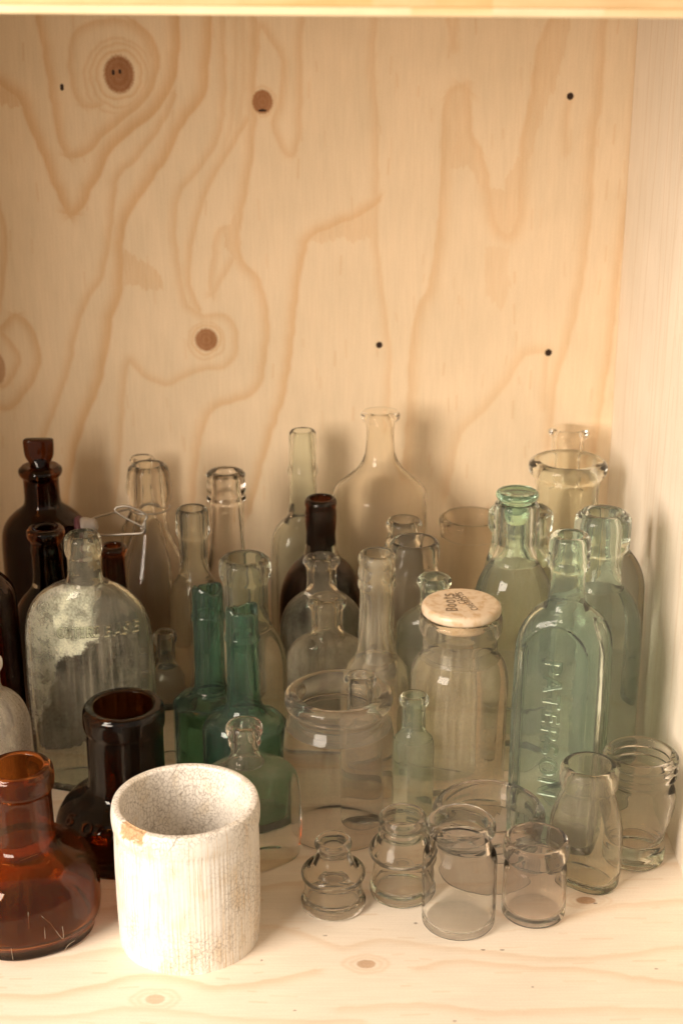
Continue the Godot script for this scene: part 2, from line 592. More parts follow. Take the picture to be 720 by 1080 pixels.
func build_shelf() -> void:
	var k := 1600.0
	var rag := noise(0.05, 3, 5)
	# --- back panel
	var top := 0.56
	var W := WALL_X - LEFT_X + 0.02
	var wd := Wood.new(int(W * k), int((top + 0.02) * k))
	var o := Vector2(LEFT_X - 0.01, top)
	var lines := [
		[.75, 5, [[140,22],[160,40],[166,70],[155,100],[135,120],[112,138],[95,158],[78,165],[65,155],[55,110],[47,60],[38,15]]],
		[.9, 6, [[186,18],[187,50],[183,80],[172,105],[155,125],[135,140],[118,155],[108,175],[95,200],[82,222],[72,225],[60,200],[45,165],[30,130],[20,105],[0,88],[-60,60]]],
		[.85, 6, [[222,18],[219,60],[214,100],[192,130],[175,165],[155,195],[137,222],[129,250],[127,305],[117,335],[112,370],[102,410],[90,440],[78,480],[66,560]]],
		[.6, 4, [[185,100],[170,130],[145,165],[125,185],[120,210],[115,250],[107,290],[90,320],[80,350],[72,390],[60,425],[48,457],[30,520]]],
		[.55, 4, [[260,127],[240,160],[220,195],[210,225],[201,260],[200,300],[210,327]]],
		[.5, 4, [[235,20],[236,100],[227,150],[200,190],[187,207],[184,245],[189,290],[197,320],[215,332],[237,331],[249,350],[248,375],[235,387],[210,390],[175,405],[150,395],[136,380],[131,400],[127,460],[120,540]]],
		[.6, 5, [[270,18],[268,90],[267,140],[262,185],[255,220],[250,250],[255,275],[272,295],[281,335],[279,380],[270,410],[250,422],[225,430],[212,455],[207,490],[200,560]]],
		[.45, 4, [[245,275],[232,295],[222,312],[225,260],[230,242],[240,238]]],
		[.7, 5, [[400,210],[385,222],[360,234],[345,240],[325,250],[317,280],[310,325],[305,380],[297,420],[280,475],[262,540]]],
		[.5, 4, [[319,20],[316,50],[316,115],[314,152],[305,164],[295,155],[287,130],[295,100],[297,65],[287,45],[276,28],[272,32],[270,60],[266,92]]],
		[.55, 4, [[105,111],[87,112],[75,90],[73,60],[77,35],[92,25],[120,20],[148,32],[160,58]]],
		[.7, 5, [[-20,340],[0,345],[17,331],[32,345],[42,375],[35,400],[15,427],[0,431],[-40,425]]],
		[.6, 4, [[-20,345],[0,350],[15,365],[20,380],[10,402],[0,409],[-20,405]]],
		[.6, 5, [[-8,180],[0,220],[6,250],[2,310],[-10,360]]],
		[.5, -6, [[580,15],[567,50],[557,110],[548,165],[545,225],[534,248],[520,232],[514,195],[505,157],[495,138],[493,95],[478,92],[467,112],[465,190],[460,250],[452,300],[440,325],[432,370],[430,420],[424,500]]],
		[.45, 6, [[637,20],[632,100],[625,150],[620,240],[610,310],[595,370],[586,400],[578,470]]],
		[.5, 5, [[676,30],[668,165],[658,230],[650,290],[643,360],[632,430],[622,500]]],
		[.4, 6, [[575,371],[552,374],[532,405],[510,432],[485,458],[470,520]]],
		[.4, 4, [[395,20],[392,75],[397,130],[396,215],[397,262],[402,300],[407,340],[410,380],[408,450]]],
		[.35, 4, [[600,104],[597,130],[596,160]]],
		[.35, 4, [[577,375],[574,395],[573,430]]],
		[.4, 4, [[480,20],[478,50],[474,30],[470,20]]],
		[.3, 3, [[248,20],[249,70],[246,120],[235,160],[222,190]]],
		[.3, 3, [[255,20],[257,60],[254,110],[247,150]]],
		[.55, 6, [[-60,20],[-45,120],[-70,240],[-50,360],[-75,520]]],
		[.5, 6, [[-130,20],[-150,160],[-120,300],[-160,420],[-140,560]]],
		[.5, 6, [[-210,20],[-200,180],[-230,330],[-205,480],[-220,560]]],
		[.5, 6, [[-290,20],[-310,200],[-280,380],[-300,560]]],
	]
	for L in lines:
		var pts := []
		for p in L[2]:
			pts.append(back_px(p[0], p[1], o, k))
		wd.stroke(pts, L[0] * 0.62, L[1] * 1.7, 2.4, rag)
	for P in [[.5, [[-60,70],[0,88],[14,92],[24,100],[26,112],[10,114],[0,108],[-60,95]]], [.38, [[129,262],[140,268],[150,276],[160,280],[170,290],[172,305],[155,306],[140,300],[128,303]]],
			[.4, [[236,242],[250,222],[254,240],[252,268],[246,276],[238,262]]], [.3, [[322,252],[335,243],[345,232],[362,228],[380,215],[397,212],[397,262],[385,250],[370,256],[358,248],[340,256]]],
			[.3, [[467,112],[478,92],[495,84],[497,140],[506,158],[516,198],[530,200],[545,166],[558,110],[568,45],[576,18],[602,18],[590,70],[572,120],[553,180],[548,236],[532,248],[518,240],[508,200],[494,175],[470,178],[465,170]]],
			[.22, [[510,258],[535,260],[538,300],[528,330],[512,310]]], [.24, [[470,18],[486,18],[480,52],[475,40]]], [.2, [[382,60],[396,56],[398,90],[388,95]]]]:
		var pts := []
		for p in P[1]:
			pts.append(back_px(p[0], p[1], o, k))
		wd.patch(pts, P[0] * 0.8, 0.0, rag)
	# fine annual lines round the knots
	for q in [[125, 78, 24, 26, .35], [125, 79, 30, 34, .3], [124, 80, 36, 40, .25], [217, 358, 15, 16, .35], [217, 359, 19, 20, .25], [276, 106, 12, 16, .25]]:
		var pts := []
		for a in 25:
			pts.append(back_px(q[0] + cos(TAU * a / 24.0) * q[2], q[1] + sin(TAU * a / 24.0) * q[3], o, k))
		wd.stroke(pts, q[4], 2.5, 1.8, rag)
	for q in [[125, 78, 14, 17, .95], [276, 107, 9.5, 11, 1.0], [217, 358, 11, 11.5, .95], [-3, 388, 8, 16, .6], [-170, 240, 12, 14, .9]]:
		var c := back_px(q[0], q[1], o, k)
		wd.spot(c, q[2] * 1.28, q[3] * 1.28, wd.knot, rag, q[4])
	for q in [[600, 101, 3.2, 3.4], [577, 371.5, 3.4, 3.6], [399, 363.5, 3.2, 3.2], [65, 91.5, 1.8, 3.2], [276, 116, 4, 1.2], [119, 76, 1.5, 2.5], [126, 75, 1.5, 2]]:
		wd.spot(back_px(q[0], q[1], o, k), q[2] * 1.25, q[3] * 1.25, wd.hole, rag, 0.95)
	rng.seed = 11
	for i in 320:     # short pores
		var c := Vector2(rng.randf() * wd.w, rng.randf() * wd.h)
		wd.stroke([c, c + Vector2(rng.randf_range(-1.5, 1.5), rng.randf_range(8, 26))], rng.randf_range(.08, .26), 1.3, 1.2)
	M.back = wood_material(wood_texture(wd, false, Color(0.915, 0.825, 0.70), Color(0.82, 0.63, 0.42), 40), 0.55)
	var ws := Vector2(W, top + 0.02)
	structure("back_wall", board(Vector3(W, top + 0.02, 0.012), Vector2(1.0 / ws.x, 1.0 / ws.y), 0.0005), M.back, Vector3((LEFT_X + WALL_X) / 2.0, (top - 0.02) / 2.0, -0.006))

	# --- floor board
	var D := FRONT_Z + 0.001
	var wf := Wood.new(int(W * k), int(D * k))
	var of := Vector2(LEFT_X - 0.01, 0.0)
	for L in [
		[.5, 5, [[-120,1052],[0,1049],[60,1047],[110,1036],[150,1028],[190,1031],[230,1040],[300,1030],[330,1022]]],
		[.35, 4, [[240,985],[280,975],[320,984],[360,998],[400,990],[450,996],[520,1004],[600,1010],[720,998],[800,995]]],
		[.4, 4, [[440,1020],[480,1012],[540,1018],[620,1022],[700,1034],[800,1040]]],
		[.4, 5, [[520,960],[560,975],[600,965],[640,955],[720,948],[800,940]]],
		[.35, 5, [[360,1062],[440,1058],[520,1066],[640,1062],[800,1070]]],
		[.35, 4, [[0,1072],[80,1070],[130,1062],[190,1066],[260,1074],[380,1076]]],
		[.4, 5, [[100,960],[150,950],[250,940],[320,930],[400,940],[480,930],[640,915],[760,905]]],
		[.4, 5, [[0,900],[150,890],[300,905],[450,880],[600,890],[760,870]]],
		[.4, 5, [[0,850],[150,840],[300,850],[450,830],[600,840],[760,820]]],
		[.4, 5, [[0,790],[200,800],[400,780],[700,790]]],
		[.4, 5, [[0,740],[200,730],[400,745],[700,730]]],
		[.35, 6, [[-160,1010],[-40,1004],[40,1012],[120,1000],[180,1000]]],
	]:
		var pts := []
		for p in L[2]:
			pts.append(floor_px(p[0], p[1], of, k))
		wf.stroke(pts, L[0] * 0.7, L[1] * 1.5, 2.2, rag)
	for q in [[385, 1016, 8, 3.6, .45], [163, 1053, 8, 3.8, .32], [616, 949, 9, 3.5, .6]]:
		var c := floor_px(q[0], q[1], of, k)
		wf.spot(c, q[2] * 1.1, q[3] * 1.75, wf.knot, rag, q[4])
		for g in [1.6, 2.3]:
			var pts := []
			for a in 25:
				pts.append(c + Vector2(cos(TAU * a / 24.0) * q[2] * g * 1.15, sin(TAU * a / 24.0) * q[3] * g * 1.6))
			wf.stroke(pts, .22, 2.5, 1.8, rag)
	rng.seed = 21
	for i in 520:
		var c := Vector2(rng.randf() * wf.w, rng.randf() * wf.h)
		wf.stroke([c, c + Vector2(rng.randf_range(6, 30), rng.randf_range(-1.5, 1.5))], rng.randf_range(.08, .3), 1.2, 1.1)
	for q in [[342, 986], [330, 955], [508, 1001], [528, 1001], [690, 1021], [478, 1076], [437, 973], [626, 952], [275, 1012], [310, 1065], [560, 1040]]:
		wf.spot(floor_px(q[0], q[1], of, k), rng.randf_range(1.0, 2.2), rng.randf_range(0.9, 1.4), wf.hole, rag, rng.randf_range(.2, .5))
	M.floor = wood_material(wood_texture(wf, true, Color(0.92, 0.866, 0.795), Color(0.80, 0.66, 0.51), 60), 0.5)
	structure("shelf_floor", board(Vector3(W, 0.018, D), Vector2(1.0 / W, 1.0 / D), 0.0008), M.floor, Vector3((LEFT_X + WALL_X) / 2.0, -0.009, D / 2.0))

	# --- side panels
	var wr := Wood.new(int(D * k), int((top + 0.02) * k))
	rng.seed = 31
	for i in 26:
		var x := rng.randf() * wr.w
		var pts := []
		var sway := rng.randf_range(-14, 14)
		for j in 7:
			pts.append(Vector2(x + sway * sin(j * 0.9 + i) + rng.randf_range(-4, 4), wr.h * j / 6.0))
		wr.stroke(pts, rng.randf_range(.08, .30), rng.randf_range(2, 5), 1.6, rag)
	for i in 220:
		var c := Vector2(rng.randf() * wr.w, rng.randf() * wr.h)
		wr.stroke([c, c + Vector2(rng.randf_range(-1.5, 1.5), rng.randf_range(8, 30))], rng.randf_range(.1, .35), 1.3, 1.2)
	M.side = wood_material(wood_texture(wr, false, Color(0.922, 0.872, 0.80), Color(0.82, 0.71, 0.585), 80), 0.5)
	for s in [[WALL_X + 0.009, "right_wall"], [LEFT_X - 0.009, "left_wall"]]:
		structure(s[1], board(Vector3(0.018, top + 0.02, D), Vector2(1.0 / D, 1.0 / (top + 0.02)), 0.0008), M.side, Vector3(s[0], (top - 0.02) / 2.0, D / 2.0))

	# --- the board above: two pale plies show on its front edge
	var y0 := at(360, 15, CAM_Z - FRONT_Z).y
	var up := Node3D.new()
	up.name = "upper_shelf"
	up.set_meta("kind", "structure")
	add_child(up)
	up.position = Vector3((LEFT_X + WALL_X) / 2.0, y0, FRONT_Z / 2.0)
	up.rotation.z = deg_to_rad(-0.4)
	var low := 0.0
	for q in [[0.0036, 0.0, Color(0.885, 0.80, 0.65)], [0.0042, 0.0008, Color(0.82, 0.69, 0.51)], [0.0042, 0.0002, Color(0.85, 0.74, 0.58)], [0.0036, 0.0006, Color(0.885, 0.80, 0.65)]]:
		var we := Wood.new(900, 64)
		for i in 26:
			var c := Vector2(rng.randf() * we.w, rng.randf() * we.h)
			we.stroke([c, c + Vector2(rng.randf_range(40, 160), rng.randf_range(-5, 5))], rng.randf_range(.15, .6), 4, 2.5)
		var m := wood_material(wood_texture(we, true, q[2], Color(0.83, 0.62, 0.38), 100 + int(low * 1e5)), 0.6)
		var ply := part("ply", board(Vector3(W, q[0], FRONT_Z - q[1]), Vector2(3.0, 15.0), 0.0004), m, up)
		ply.position = Vector3(0, low + q[0] / 2.0, -q[1] / 2.0)
		low += q[0] + 0.00003

# ---------------------------------------------------------------- lettering raised on glass
func letters(text: String, height: float, depth: float, bold := false) -> Mesh:
	var f := SystemFont.new()
	f.font_names = PackedStringArray(["Droid Sans"])
	f.font_weight = 700 if bold else 400
	var t := TextMesh.new()
	t.text = text
	t.font = f
	t.font_size = 64
	t.pixel_size = height / 46.0
	t.depth = depth
	t.curve_step = 2.0
	return t

func bent_letters(text: String, height: float, depth: float, place: Callable) -> ArrayMesh:
	var src := letters(text, height, depth, true)
	var st := SurfaceTool.new()
	st.begin(Mesh.PRIMITIVE_TRIANGLES)
	st.set_smooth_group(-1)
	for s in src.get_surface_count():
		var A := src.surface_get_arrays(s)
		var V: PackedVector3Array = A[Mesh.ARRAY_VERTEX]
		var I: PackedInt32Array = A[Mesh.ARRAY_INDEX]
		for i in I:
			st.add_vertex(place.call(V[i]))
	st.generate_normals()
	return st.commit()

# ---------------------------------------------------------------- the stoneware pot
func build_pot() -> void:
	var d := 0.753
	var col := 195.5
	var rows := [[844, 77.0], [852, 78.5], [862, 78.0], [868, 75.8], [876, 76.0], [930, 75.6], [980, 73.5], [996, 72.0], [0, 66.0]]
	var outer := outline(col, d, rows)
	var path := chaikin(bottle_path(outer, {"t": 0.0046, "tb": 0.006, "kick": 0.0012, "bore": 68.0 / F * depth_of(d, outer[-1][0]), "neck_y": 0.082}), 2)
	path = refine(path, 0.0016)
	var rim_y: float = outer[-1][0]
	var chip := func(v: Vector3) -> float:
		var a := rad_to_deg(atan2(v.z, v.x))
		var n := wob.get_noise_3d(v.x * 9000.0, v.y * 9000.0, v.z * 9000.0)
		var k := clampf((15.0 - absf(a - 131.0)) / 6.0 + n * 0.5, 0.0, 1.0)
		var r := Vector2(v.x, v.z).length()
		return k * clampf((r - outer[-1][1] + 0.0036) / 0.0012, 0.0, 1.0) * clampf((v.y - rim_y + 0.0062 + n * 0.002) / 0.0015, 0.0, 1.0)
	var fl := func(v: Vector3, i: int, co: float, si: float) -> Vector3:
		var r := Vector2(v.x, v.z).length()
		var out := Vector3.ZERO
		if v.y > 0.004 and v.y < rim_y - 0.012 and r > outer[0][1] - 0.001:
			out += Vector3(co, 0, si) * (0.00008 * sin(atan2(si, co) * 104.0 + 3.0 * wob.get_noise_2d(co * 300.0, si * 300.0)) * (1.0 + 1.2 * wob.get_noise_2d(atan2(si, co) * 400.0, v.y * 2500.0)) + 0.00012 * wob.get_noise_2d(atan2(si, co) * 900.0, v.y * 200.0))
		if v.y < 0.010 and r > outer[0][1] - 0.006:
			out += Vector3(co, 0, si) * 0.0011 * minf(0.0, wob.get_noise_3d(co * 160.0, v.y * 2500.0, si * 160.0))
		var c: float = chip.call(v)
		out -= Vector3(co * 0.0016, 0.0011, si * 0.0016) * c
		return out
	var segs := 480
	var mesh := sweep(path, segs, 3.0, 0.0003, fl)
	# colours: glaze, brown where the rim is chipped
	var A := mesh.surface_get_arrays(0)
	var V: PackedVector3Array = A[Mesh.ARRAY_VERTEX]
	var C := PackedColorArray()
	C.resize(V.size())
	for i in V.size():
		var c: float = chip.call(V[i] + Vector3(V[i].x, 0, V[i].z).normalized() * 0.0016 + Vector3(0, 0.0011, 0))
		C[i] = Color(1, 1, 1).lerp(Color(0.66, 0.46, 0.29), smoothstep(0.25, 0.6, c))
	A[Mesh.ARRAY_COLOR] = C
	var U: PackedVector2Array = A[Mesh.ARRAY_TEX_UV]
	var total := U[U.size() - 1].y
	for i in U.size():
		U[i].y = U[i].y / total
	A[Mesh.ARRAY_TEX_UV] = U
	mesh = ArrayMesh.new()
	mesh.add_surface_from_arrays(Mesh.PRIMITIVE_TRIANGLES, A)
	# crazed glaze
	var w := 1536
	var h := 1280
	var cell := FastNoiseLite.new()
	cell.noise_type = FastNoiseLite.TYPE_CELLULAR
	cell.cellular_return_type = FastNoiseLite.RETURN_DISTANCE2_SUB
	cell.cellular_jitter = 1.0
	cell.frequency = 0.062
	cell.seed = 4
	cell.domain_warp_enabled = true
	cell.domain_warp_amplitude = 12.0
	cell.domain_warp_frequency = 0.01
	var crack := cell.get_image(w, h, false, false, false)
	crack.convert(Image.FORMAT_L8)
	var cb := crack.get_data()
	cell.frequency = 0.02
	cell.seed = 9
	var crack2 := cell.get_image(w, h, false, false, false)
	crack2.convert(Image.FORMAT_L8)
	var cb2 := crack2.get_data()
	var lo := 255
	for i in range(0, w * h, 37):
		lo = mini(lo, cb[i])
	var streak := noise_bytes(noise(0.16, 3, 14), w, h, 1, 40)
	var blot := noise_bytes(noise(0.008, 4, 15), w, h, 1, 1)
	var dirt := noise_bytes(noise(0.004, 3, 16), w, h, 1, 1)
	var out := PackedByteArray()
	out.resize(w * h * 3)
	for y in h:
		var inside := smoothstep(0.52, 0.56, float(y) / h)
		for x in w:
			var i := y * w + x
			# staining is stronger on the right side of the pot (u near 0) and inside
			var u := float(x) / w
			var side := maxf(smoothstep(0.30, 0.05, u), smoothstep(0.85, 1.0, u))
			var stain := clampf(0.22 + 0.5 * side + 0.95 * inside + (dirt[i] - 128) * 0.008, 0.08, 1.0)
			var c := clampf(1.0 - (cb[i] - lo) / 34.0, 0.0, 1.0) * stain * 0.62
			c = maxf(c, clampf(1.0 - (cb2[i] - lo) / 15.0, 0.0, 1.0) * clampf(stain + 0.1, 0.0, 1.0))
			var s := clampf((streak[i] - 138) / 60.0, 0.0, 1.0) * (1.0 - inside) * 0.9
			var bl := clampf((blot[i] - 150) / 60.0, 0.0, 1.0) * 0.4
			var r := 0.93 - 0.06 * s - 0.06 * bl
			var g := 0.905 - 0.13 * s - 0.10 * bl
			var b := 0.865 - 0.21 * s - 0.16 * bl
			r = lerpf(r, 0.46, c * 0.85); g = lerpf(g, 0.41, c * 0.85); b = lerpf(b, 0.37, c * 0.85)
			out[i * 3] = int(r * 255.0)
			out[i * 3 + 1] = int(g * 255.0)
			out[i * 3 + 2] = int(b * 255.0)
	var m := StandardMaterial3D.new()
	m.albedo_texture = ImageTexture.create_from_image(Image.create_from_data(w, h, false, Image.FORMAT_RGB8, out))
	m.vertex_color_use_as_albedo = true
	m.roughness = 0.32
	m.heightmap_enabled = true
	m.heightmap_texture = m.albedo_texture
	m.heightmap_scale = 0.015
	var pot := part("stoneware_pot", mesh, m, self)
	pot.position = Vector3(at(col, 844, d).x, 0, CAM_Z - d)
	tag(pot, "cream crackle-glazed stoneware pot with a chipped rim", "pot")
	plan.append([pot.name, pot.position.x, pot.position.z, outer[-2][1]])

# ---------------------------------------------------------------- everything that stands on the shelf
func build_bottles() -> void:
	var n: Node3D
	# ---- front row
	bottle("glass_jar", "small clear glass jar with a thick rolled rim and empty body", "jar", "bright", 486, 0.764,
		[[866, 34], [868, 37], [874, 37], [877, 34], [880, 29.5], [886, 29.5], [889, 31], [896, 37.5], [904, 39.5], [916, 39.5], [950, 39], [0, 38.5]], {"film": 0.03, "bore_px": 28.2, "neck_row": 890, "tb": 0.0032, "t": 0.0016, "kick": 0.0012, "segs": 72})
	bottle("glass_jar", "squat pinkish glass jar with a broad flat band round its mouth", "jar", "pinkish", 565.5, 0.773,
		[[885, 33], [887, 35], [899, 35], [901, 34], [903, 30], [907, 30], [910, 32.5], [915, 33.5], [940, 33.5], [0, 33.5]], {"film": 0.06, "bore_px": 27.5, "neck_row": 904, "tb": 0.004, "t": 0.002, "kick": 0.001, "segs": 72})
	bottle("ink_bottle", "low clear ink bottle with a stepped domed shoulder and flared foot", "ink bottle", "clear", 351.5, 0.781,
		[[886, 18], [888, 20], [892, 19.5], [896, 16.5], [902, 16.5], [906, 19], [911, 26], [915, 32], [919, 34.5], [923, 33], [927, 30.5], [940, 30.5], [948, 32], [953, 34], [0, 34]], {"film": 0.05, "bore_px": 13, "neck_row": 907, "tb": 0.005, "segs": 72})
	bottle("ink_bottle", "bell-shaped clear ink bottle with a screw-threaded neck", "ink bottle", "clear", 424.5, 0.794,
		[[860, 24], [863, 26], [867, 25.5], [870, 23.5], [873, 25.5], [877, 25.5], [880, 24], [884, 27.5], [888, 31], [892, 34], [896, 35.5], [900, 34], [903, 29.5], [915, 30], [928, 32.5], [936, 34], [0, 34]], {"film": 0.05, "bore_px": 19, "neck_row": 890, "tb": 0.006, "segs": 72})
	bottle("glass_bottle", "wide-mouthed oval bottle of cloudy glass beside the threaded jar", "bottle", "cloudy", 621.5, 0.808,
		[[807, 28], [810, 31], [824, 31, 1.0], [827, 30.5], [829, 27.5], [832, 27.5], [838, 30, .97], [850, 34, .88, 2.2], [865, 38, .78, 2.4], [885, 40, .7, 2.6], [905, 40, .68, 2.6], [0, 38, .68, 2.6]], {"film": 0.20, "bore_px": 22, "neck_row": 832, "tb": 0.004, "turn": -38, "segs": 80})
	bottle("glass_jar", "clear screw-threaded jar with a rounded bulge above a narrow waist", "jar", "clear", 675.5, 0.833,
		[[794, 36], [796, 39.5], [799, 39.5], [801, 36], [803, 36], [805, 39.5], [807, 39.5], [809, 35.5], [811, 35.5], [813, 38.5], [815, 38.5], [817, 34], [822, 34], [828, 38], [838, 40], [850, 38.5], [862, 34.5], [872, 31], [880, 30.5], [884, 32], [888, 31], [892, 32.5], [0, 32]], {"film": 0.06, "bore_px": 30, "neck_row": 820, "tb": 0.014, "t": 0.003, "segs": 72})
	bottle("glass_dish", "wide shallow pinkish glass jar with a fluted lower wall behind the front jars", "jar", "dish", 515, 0.822,
		[[851, 56], [854, 59.5], [862, 60], [868, 57], [872, 55.5], [880, 57], [895, 57], [0, 56]], {"skin_ior": 0.010, "film": 0.07, "skin": true, "bore_px": 48, "neck_row": 879, "tb": 0.004, "t": 0.0026, "segs": 192, "step": 0.002,
		"bump": func(v: Vector3, i: int, co: float, si: float) -> Vector3: return Vector3(co, 0, si) * (0.0005 * sin(atan2(si, co) * 48.0) * smoothstep(0.030, 0.026, v.y) * smoothstep(0.002, 0.006, v.y) if v.x * v.x + v.z * v.z > 0.0006 else 0.0)})

	# ---- bottle behind the pot, big jar, vial
	bottle("flat_bottle", "hazy clear flat-sided medicine bottle close behind the stoneware pot", "bottle", "hazy", 257.5, 0.828,
		[[764, 18.5], [768, 20], [773, 19], [777, 16], [780, 17.5], [784, 17], [788, 14], [797, 15.5], [803, 21, .95], [807, 36, .75], [812, 48, .62, 2.2], [822, 57, .52, 2.4], [840, 60, .5, 2.5], [890, 60, .5, 2.5], [0, 57, .5, 2.5]], {"skin_ior": 0.007, "skin": true, "film": 0.11, "bore_px": 9.5, "neck_row": 801, "turn": 24, "segs": 96})
	bottle("wide_jar", "large clear wide-mouthed jar with rolled rim and a slim bottle inside", "jar", "rosy", 357, 0.872,
		[[729, 52], [731, 57], [739, 57.5], [743, 54], [746, 48.5], [752, 48.5], [756, 51], [763, 56], [775, 58.5], [800, 58.5], [0, 57]], {"skin_ior": 0.007, "skin": true, "film": 0.11, "bore_px": 44, "neck_row": 762, "tb": 0.0045, "t": 0.0024, "segs": 96})
	bottle("slim_bottle", "slim clear bottle standing inside the large wide-mouthed jar", "bottle", "clear", 380, 0.872,
		[[717, 15], [719, 17], [723, 16.5], [727, 13.5], [750, 13.5], [758, 17], [768, 20], [0, 20]], {"film": 0.06, "skin": true, "bore_px": 9.5, "neck_row": 756, "lift": 0.0028, "t": 0.0015, "tb": 0.003})
	bottle("glass_vial", "small pale green glass vial with flared lip beside the large jar", "vial", "pale_green", 436.5, 0.862,
		[[734, 14], [736, 16], [740, 15.5], [744, 13], [747, 12.2], [768, 12.2], [772, 14], [778, 20], [784, 22], [800, 22], [0, 21.5]], {"film_tint": Color(0.80, 0.84, 0.76), "film": 0.14, "skin": true, "bore_px": 8.5, "neck_row": 773, "t": 0.0018, "tb": 0.004})

	# ---- amber group at the left
	n = bottle("amber_bottle", "squat orange-brown wide-necked bottle with scratched letters on its side", "bottle", "amber", 19, 0.762,
		[[809, 34], [812, 37], [826, 37], [830, 35.5], [833, 32.5], [860, 32.5], [880, 33], [886, 37], [891, 47], [897, 60, 1.0, 2.1], [906, 69, 1.0, 2.2], [920, 74, 1.0, 2.4], [950, 74, 1.0, 2.5], [0, 66, 1.0, 2.4]], {"film": 0.10, "film_tint": Color(0.62, 0.40, 0.20), "bore_px": 25.5, "neck_row": 884, "t": 0.003, "tb": 0.005, "turn": 24, "segs": 96, "parts": true, "wobble": 0.0004})
	scratch_letters(n)
	n = bottle("amber_bottle", "dark brown wide-necked squat bottle embossed 6 OZ behind the pot", "bottle", "dark_amber", 130, 0.855,
		[[744, 41], [747, 43.5], [758, 43.5], [764, 43], [768, 40.5], [800, 40], [822, 40], [828, 43], [834, 54], [842, 66], [854, 75], [870, 78], [900, 77], [0, 72]], {"film": 0.012, "bore_px": 31, "neck_row": 826, "t": 0.003, "tb": 0.005, "segs": 96, "parts": true, "wobble": 0.0004})
	ounce_letters(n)
	n = bottle("amber_bottle", "dark brown round bottle closed by a flat glass stopper, against the back wall", "bottle", "dark_amber", 42.5, 1.08,
		[[492, 20], [494, 23], [499, 23], [503, 19], [507, 18.5], [528, 18.5], [534, 22], [541, 32], [550, 41], [562, 45], [600, 45], [0, 44]], {"bore_px": 10, "neck_row": 531, "parts": true})
	glass_stopper(n)
	bottle("amber_bottle", "dark brown narrow-necked bottle with a ring lip behind the embossed flask", "bottle", "dark_amber", 48, 1.0,
		[[557, 18], [559, 20], [565, 20], [569, 17], [575, 16], [580, 17], [584, 16], [612, 16], [620, 20], [630, 30], [645, 39], [665, 42], [0, 41]], {"bore_px": 9, "neck_row": 614})
	bottle("amber_bottle", "small brown bottle with a thin flared lip between the flask and swing-top bottle", "bottle", "brown", 119, 0.99,
		[[576, 13], [577.5, 15], [581, 14.5], [584, 12.5], [588, 12], [622, 12], [630, 16], [640, 24], [652, 27], [0, 26]], {"bore_px": 8.5, "neck_row": 625})
	bottle("amber_bottle", "reddish brown bottle half hidden beside the embossed flask at the left wall side", "bottle", "brown", -26, 0.935,
		[[556, 15], [558, 18], [566, 18], [570, 14], [598, 14], [604, 18], [614, 30], [626, 36], [650, 37], [0, 36]], {"bore_px": 9, "neck_row": 600})
	bottle("cloudy_bottle", "cloudy whitish bottle with a rounded shoulder beside the brown squat bottles", "bottle", "milky", -14, 0.868,
		[[694, 14], [696, 16], [704, 16], [708, 12], [724, 12], [729, 16], [736, 28], [748, 36], [764, 40], [800, 40], [0, 39]], {"film": 0.50, "skin": true, "bore_px": 7, "neck_row": 724})

	# ---- embossed flask
	n = bottle("glass_flask", "pale green flat flask with embossed lettering and white residue inside", "flask", "flask_green", 87, 0.928,
		[[564, 17], [566, 19], [569, 19.5], [580, 20], [584, 19], [587, 17.5], [600, 17.5], [609, 18], [613, 21, .95], [616, 30, .74], [620, 40, .6], [628, 52, .5], [640, 61, .45], [656, 66.5, .43, 2.1], [680, 68, .43, 2.2], [740, 68, .43, 2.2], [0, 65, .43, 2.2]],
		{"film": 0.18, "bore_px": 12.5, "neck_row": 612, "segs": 160, "step": 0.0022, "parts": true, "turn": -4, "bump": func(v: Vector3, i: int, co: float, si: float) -> Vector3:
			if v.y > 0.125 or v.y < 0.003 or si < 0.0: return Vector3.ZERO
			return Vector3(0, 0, 1) * (0.00045 * cos(v.x * TAU / 0.0068) * smoothstep(0.125, 0.119, v.y))})
	flask_details(n)

	# ---- left back: swing-top and its neighbours
	n = bottle("swing_top_bottle", "clear swing-top bottle with its wire bail hanging open", "bottle", "clear", 156, 1.062,
		[[491, 18], [493, 21], [498, 22], [506, 23.5], [516, 24.5], [526, 23.5], [532, 20.5], [537, 20.5], [541, 17.5], [550, 17], [560, 19], [572, 24], [586, 31], [602, 38], [622, 42], [650, 42], [0, 41]], {"film": 0.04, "bore_px": 12, "neck_row": 545, "parts": true})
	swing_top(n)
	bottle("glass_bottle", "thin-lipped clear bottle hidden behind the swing-top bottle", "bottle", "clear", 150, 1.115,
		[[483, 12], [485, 13.5], [489, 13], [492, 11.5], [530, 11.5], [545, 18], [560, 27], [0, 27]], {"bore_px": 8, "neck_row": 533})
	bottle("glass_bottle", "faintly green clear bottle with a tall collar right of the swing-top bottle", "bottle", "faint_green", 202.5, 1.022,
		[[537, 15.5], [539, 17], [555, 17.5], [559, 18], [563, 17.5], [566, 15], [602, 15], [608, 18], [616, 23], [630, 26.5], [0, 26.5]], {"film": 0.10, "skin": true, "bore_px": 11, "neck_row": 605})
	bottle("glass_bottle", "tall clear bottle with a bulging ringed lip and straight thick neck", "bottle", "thick_clear", 238, 1.062,
		[[498, 18.5], [500, 21], [504, 19.5], [509, 20.5], [516, 21], [521, 19], [524, 21], [527, 20], [530, 17.5], [575, 18], [590, 20], [605, 25], [622, 29], [0, 29]], {"bore_px": 10, "neck_row": 585, "t": 0.003})
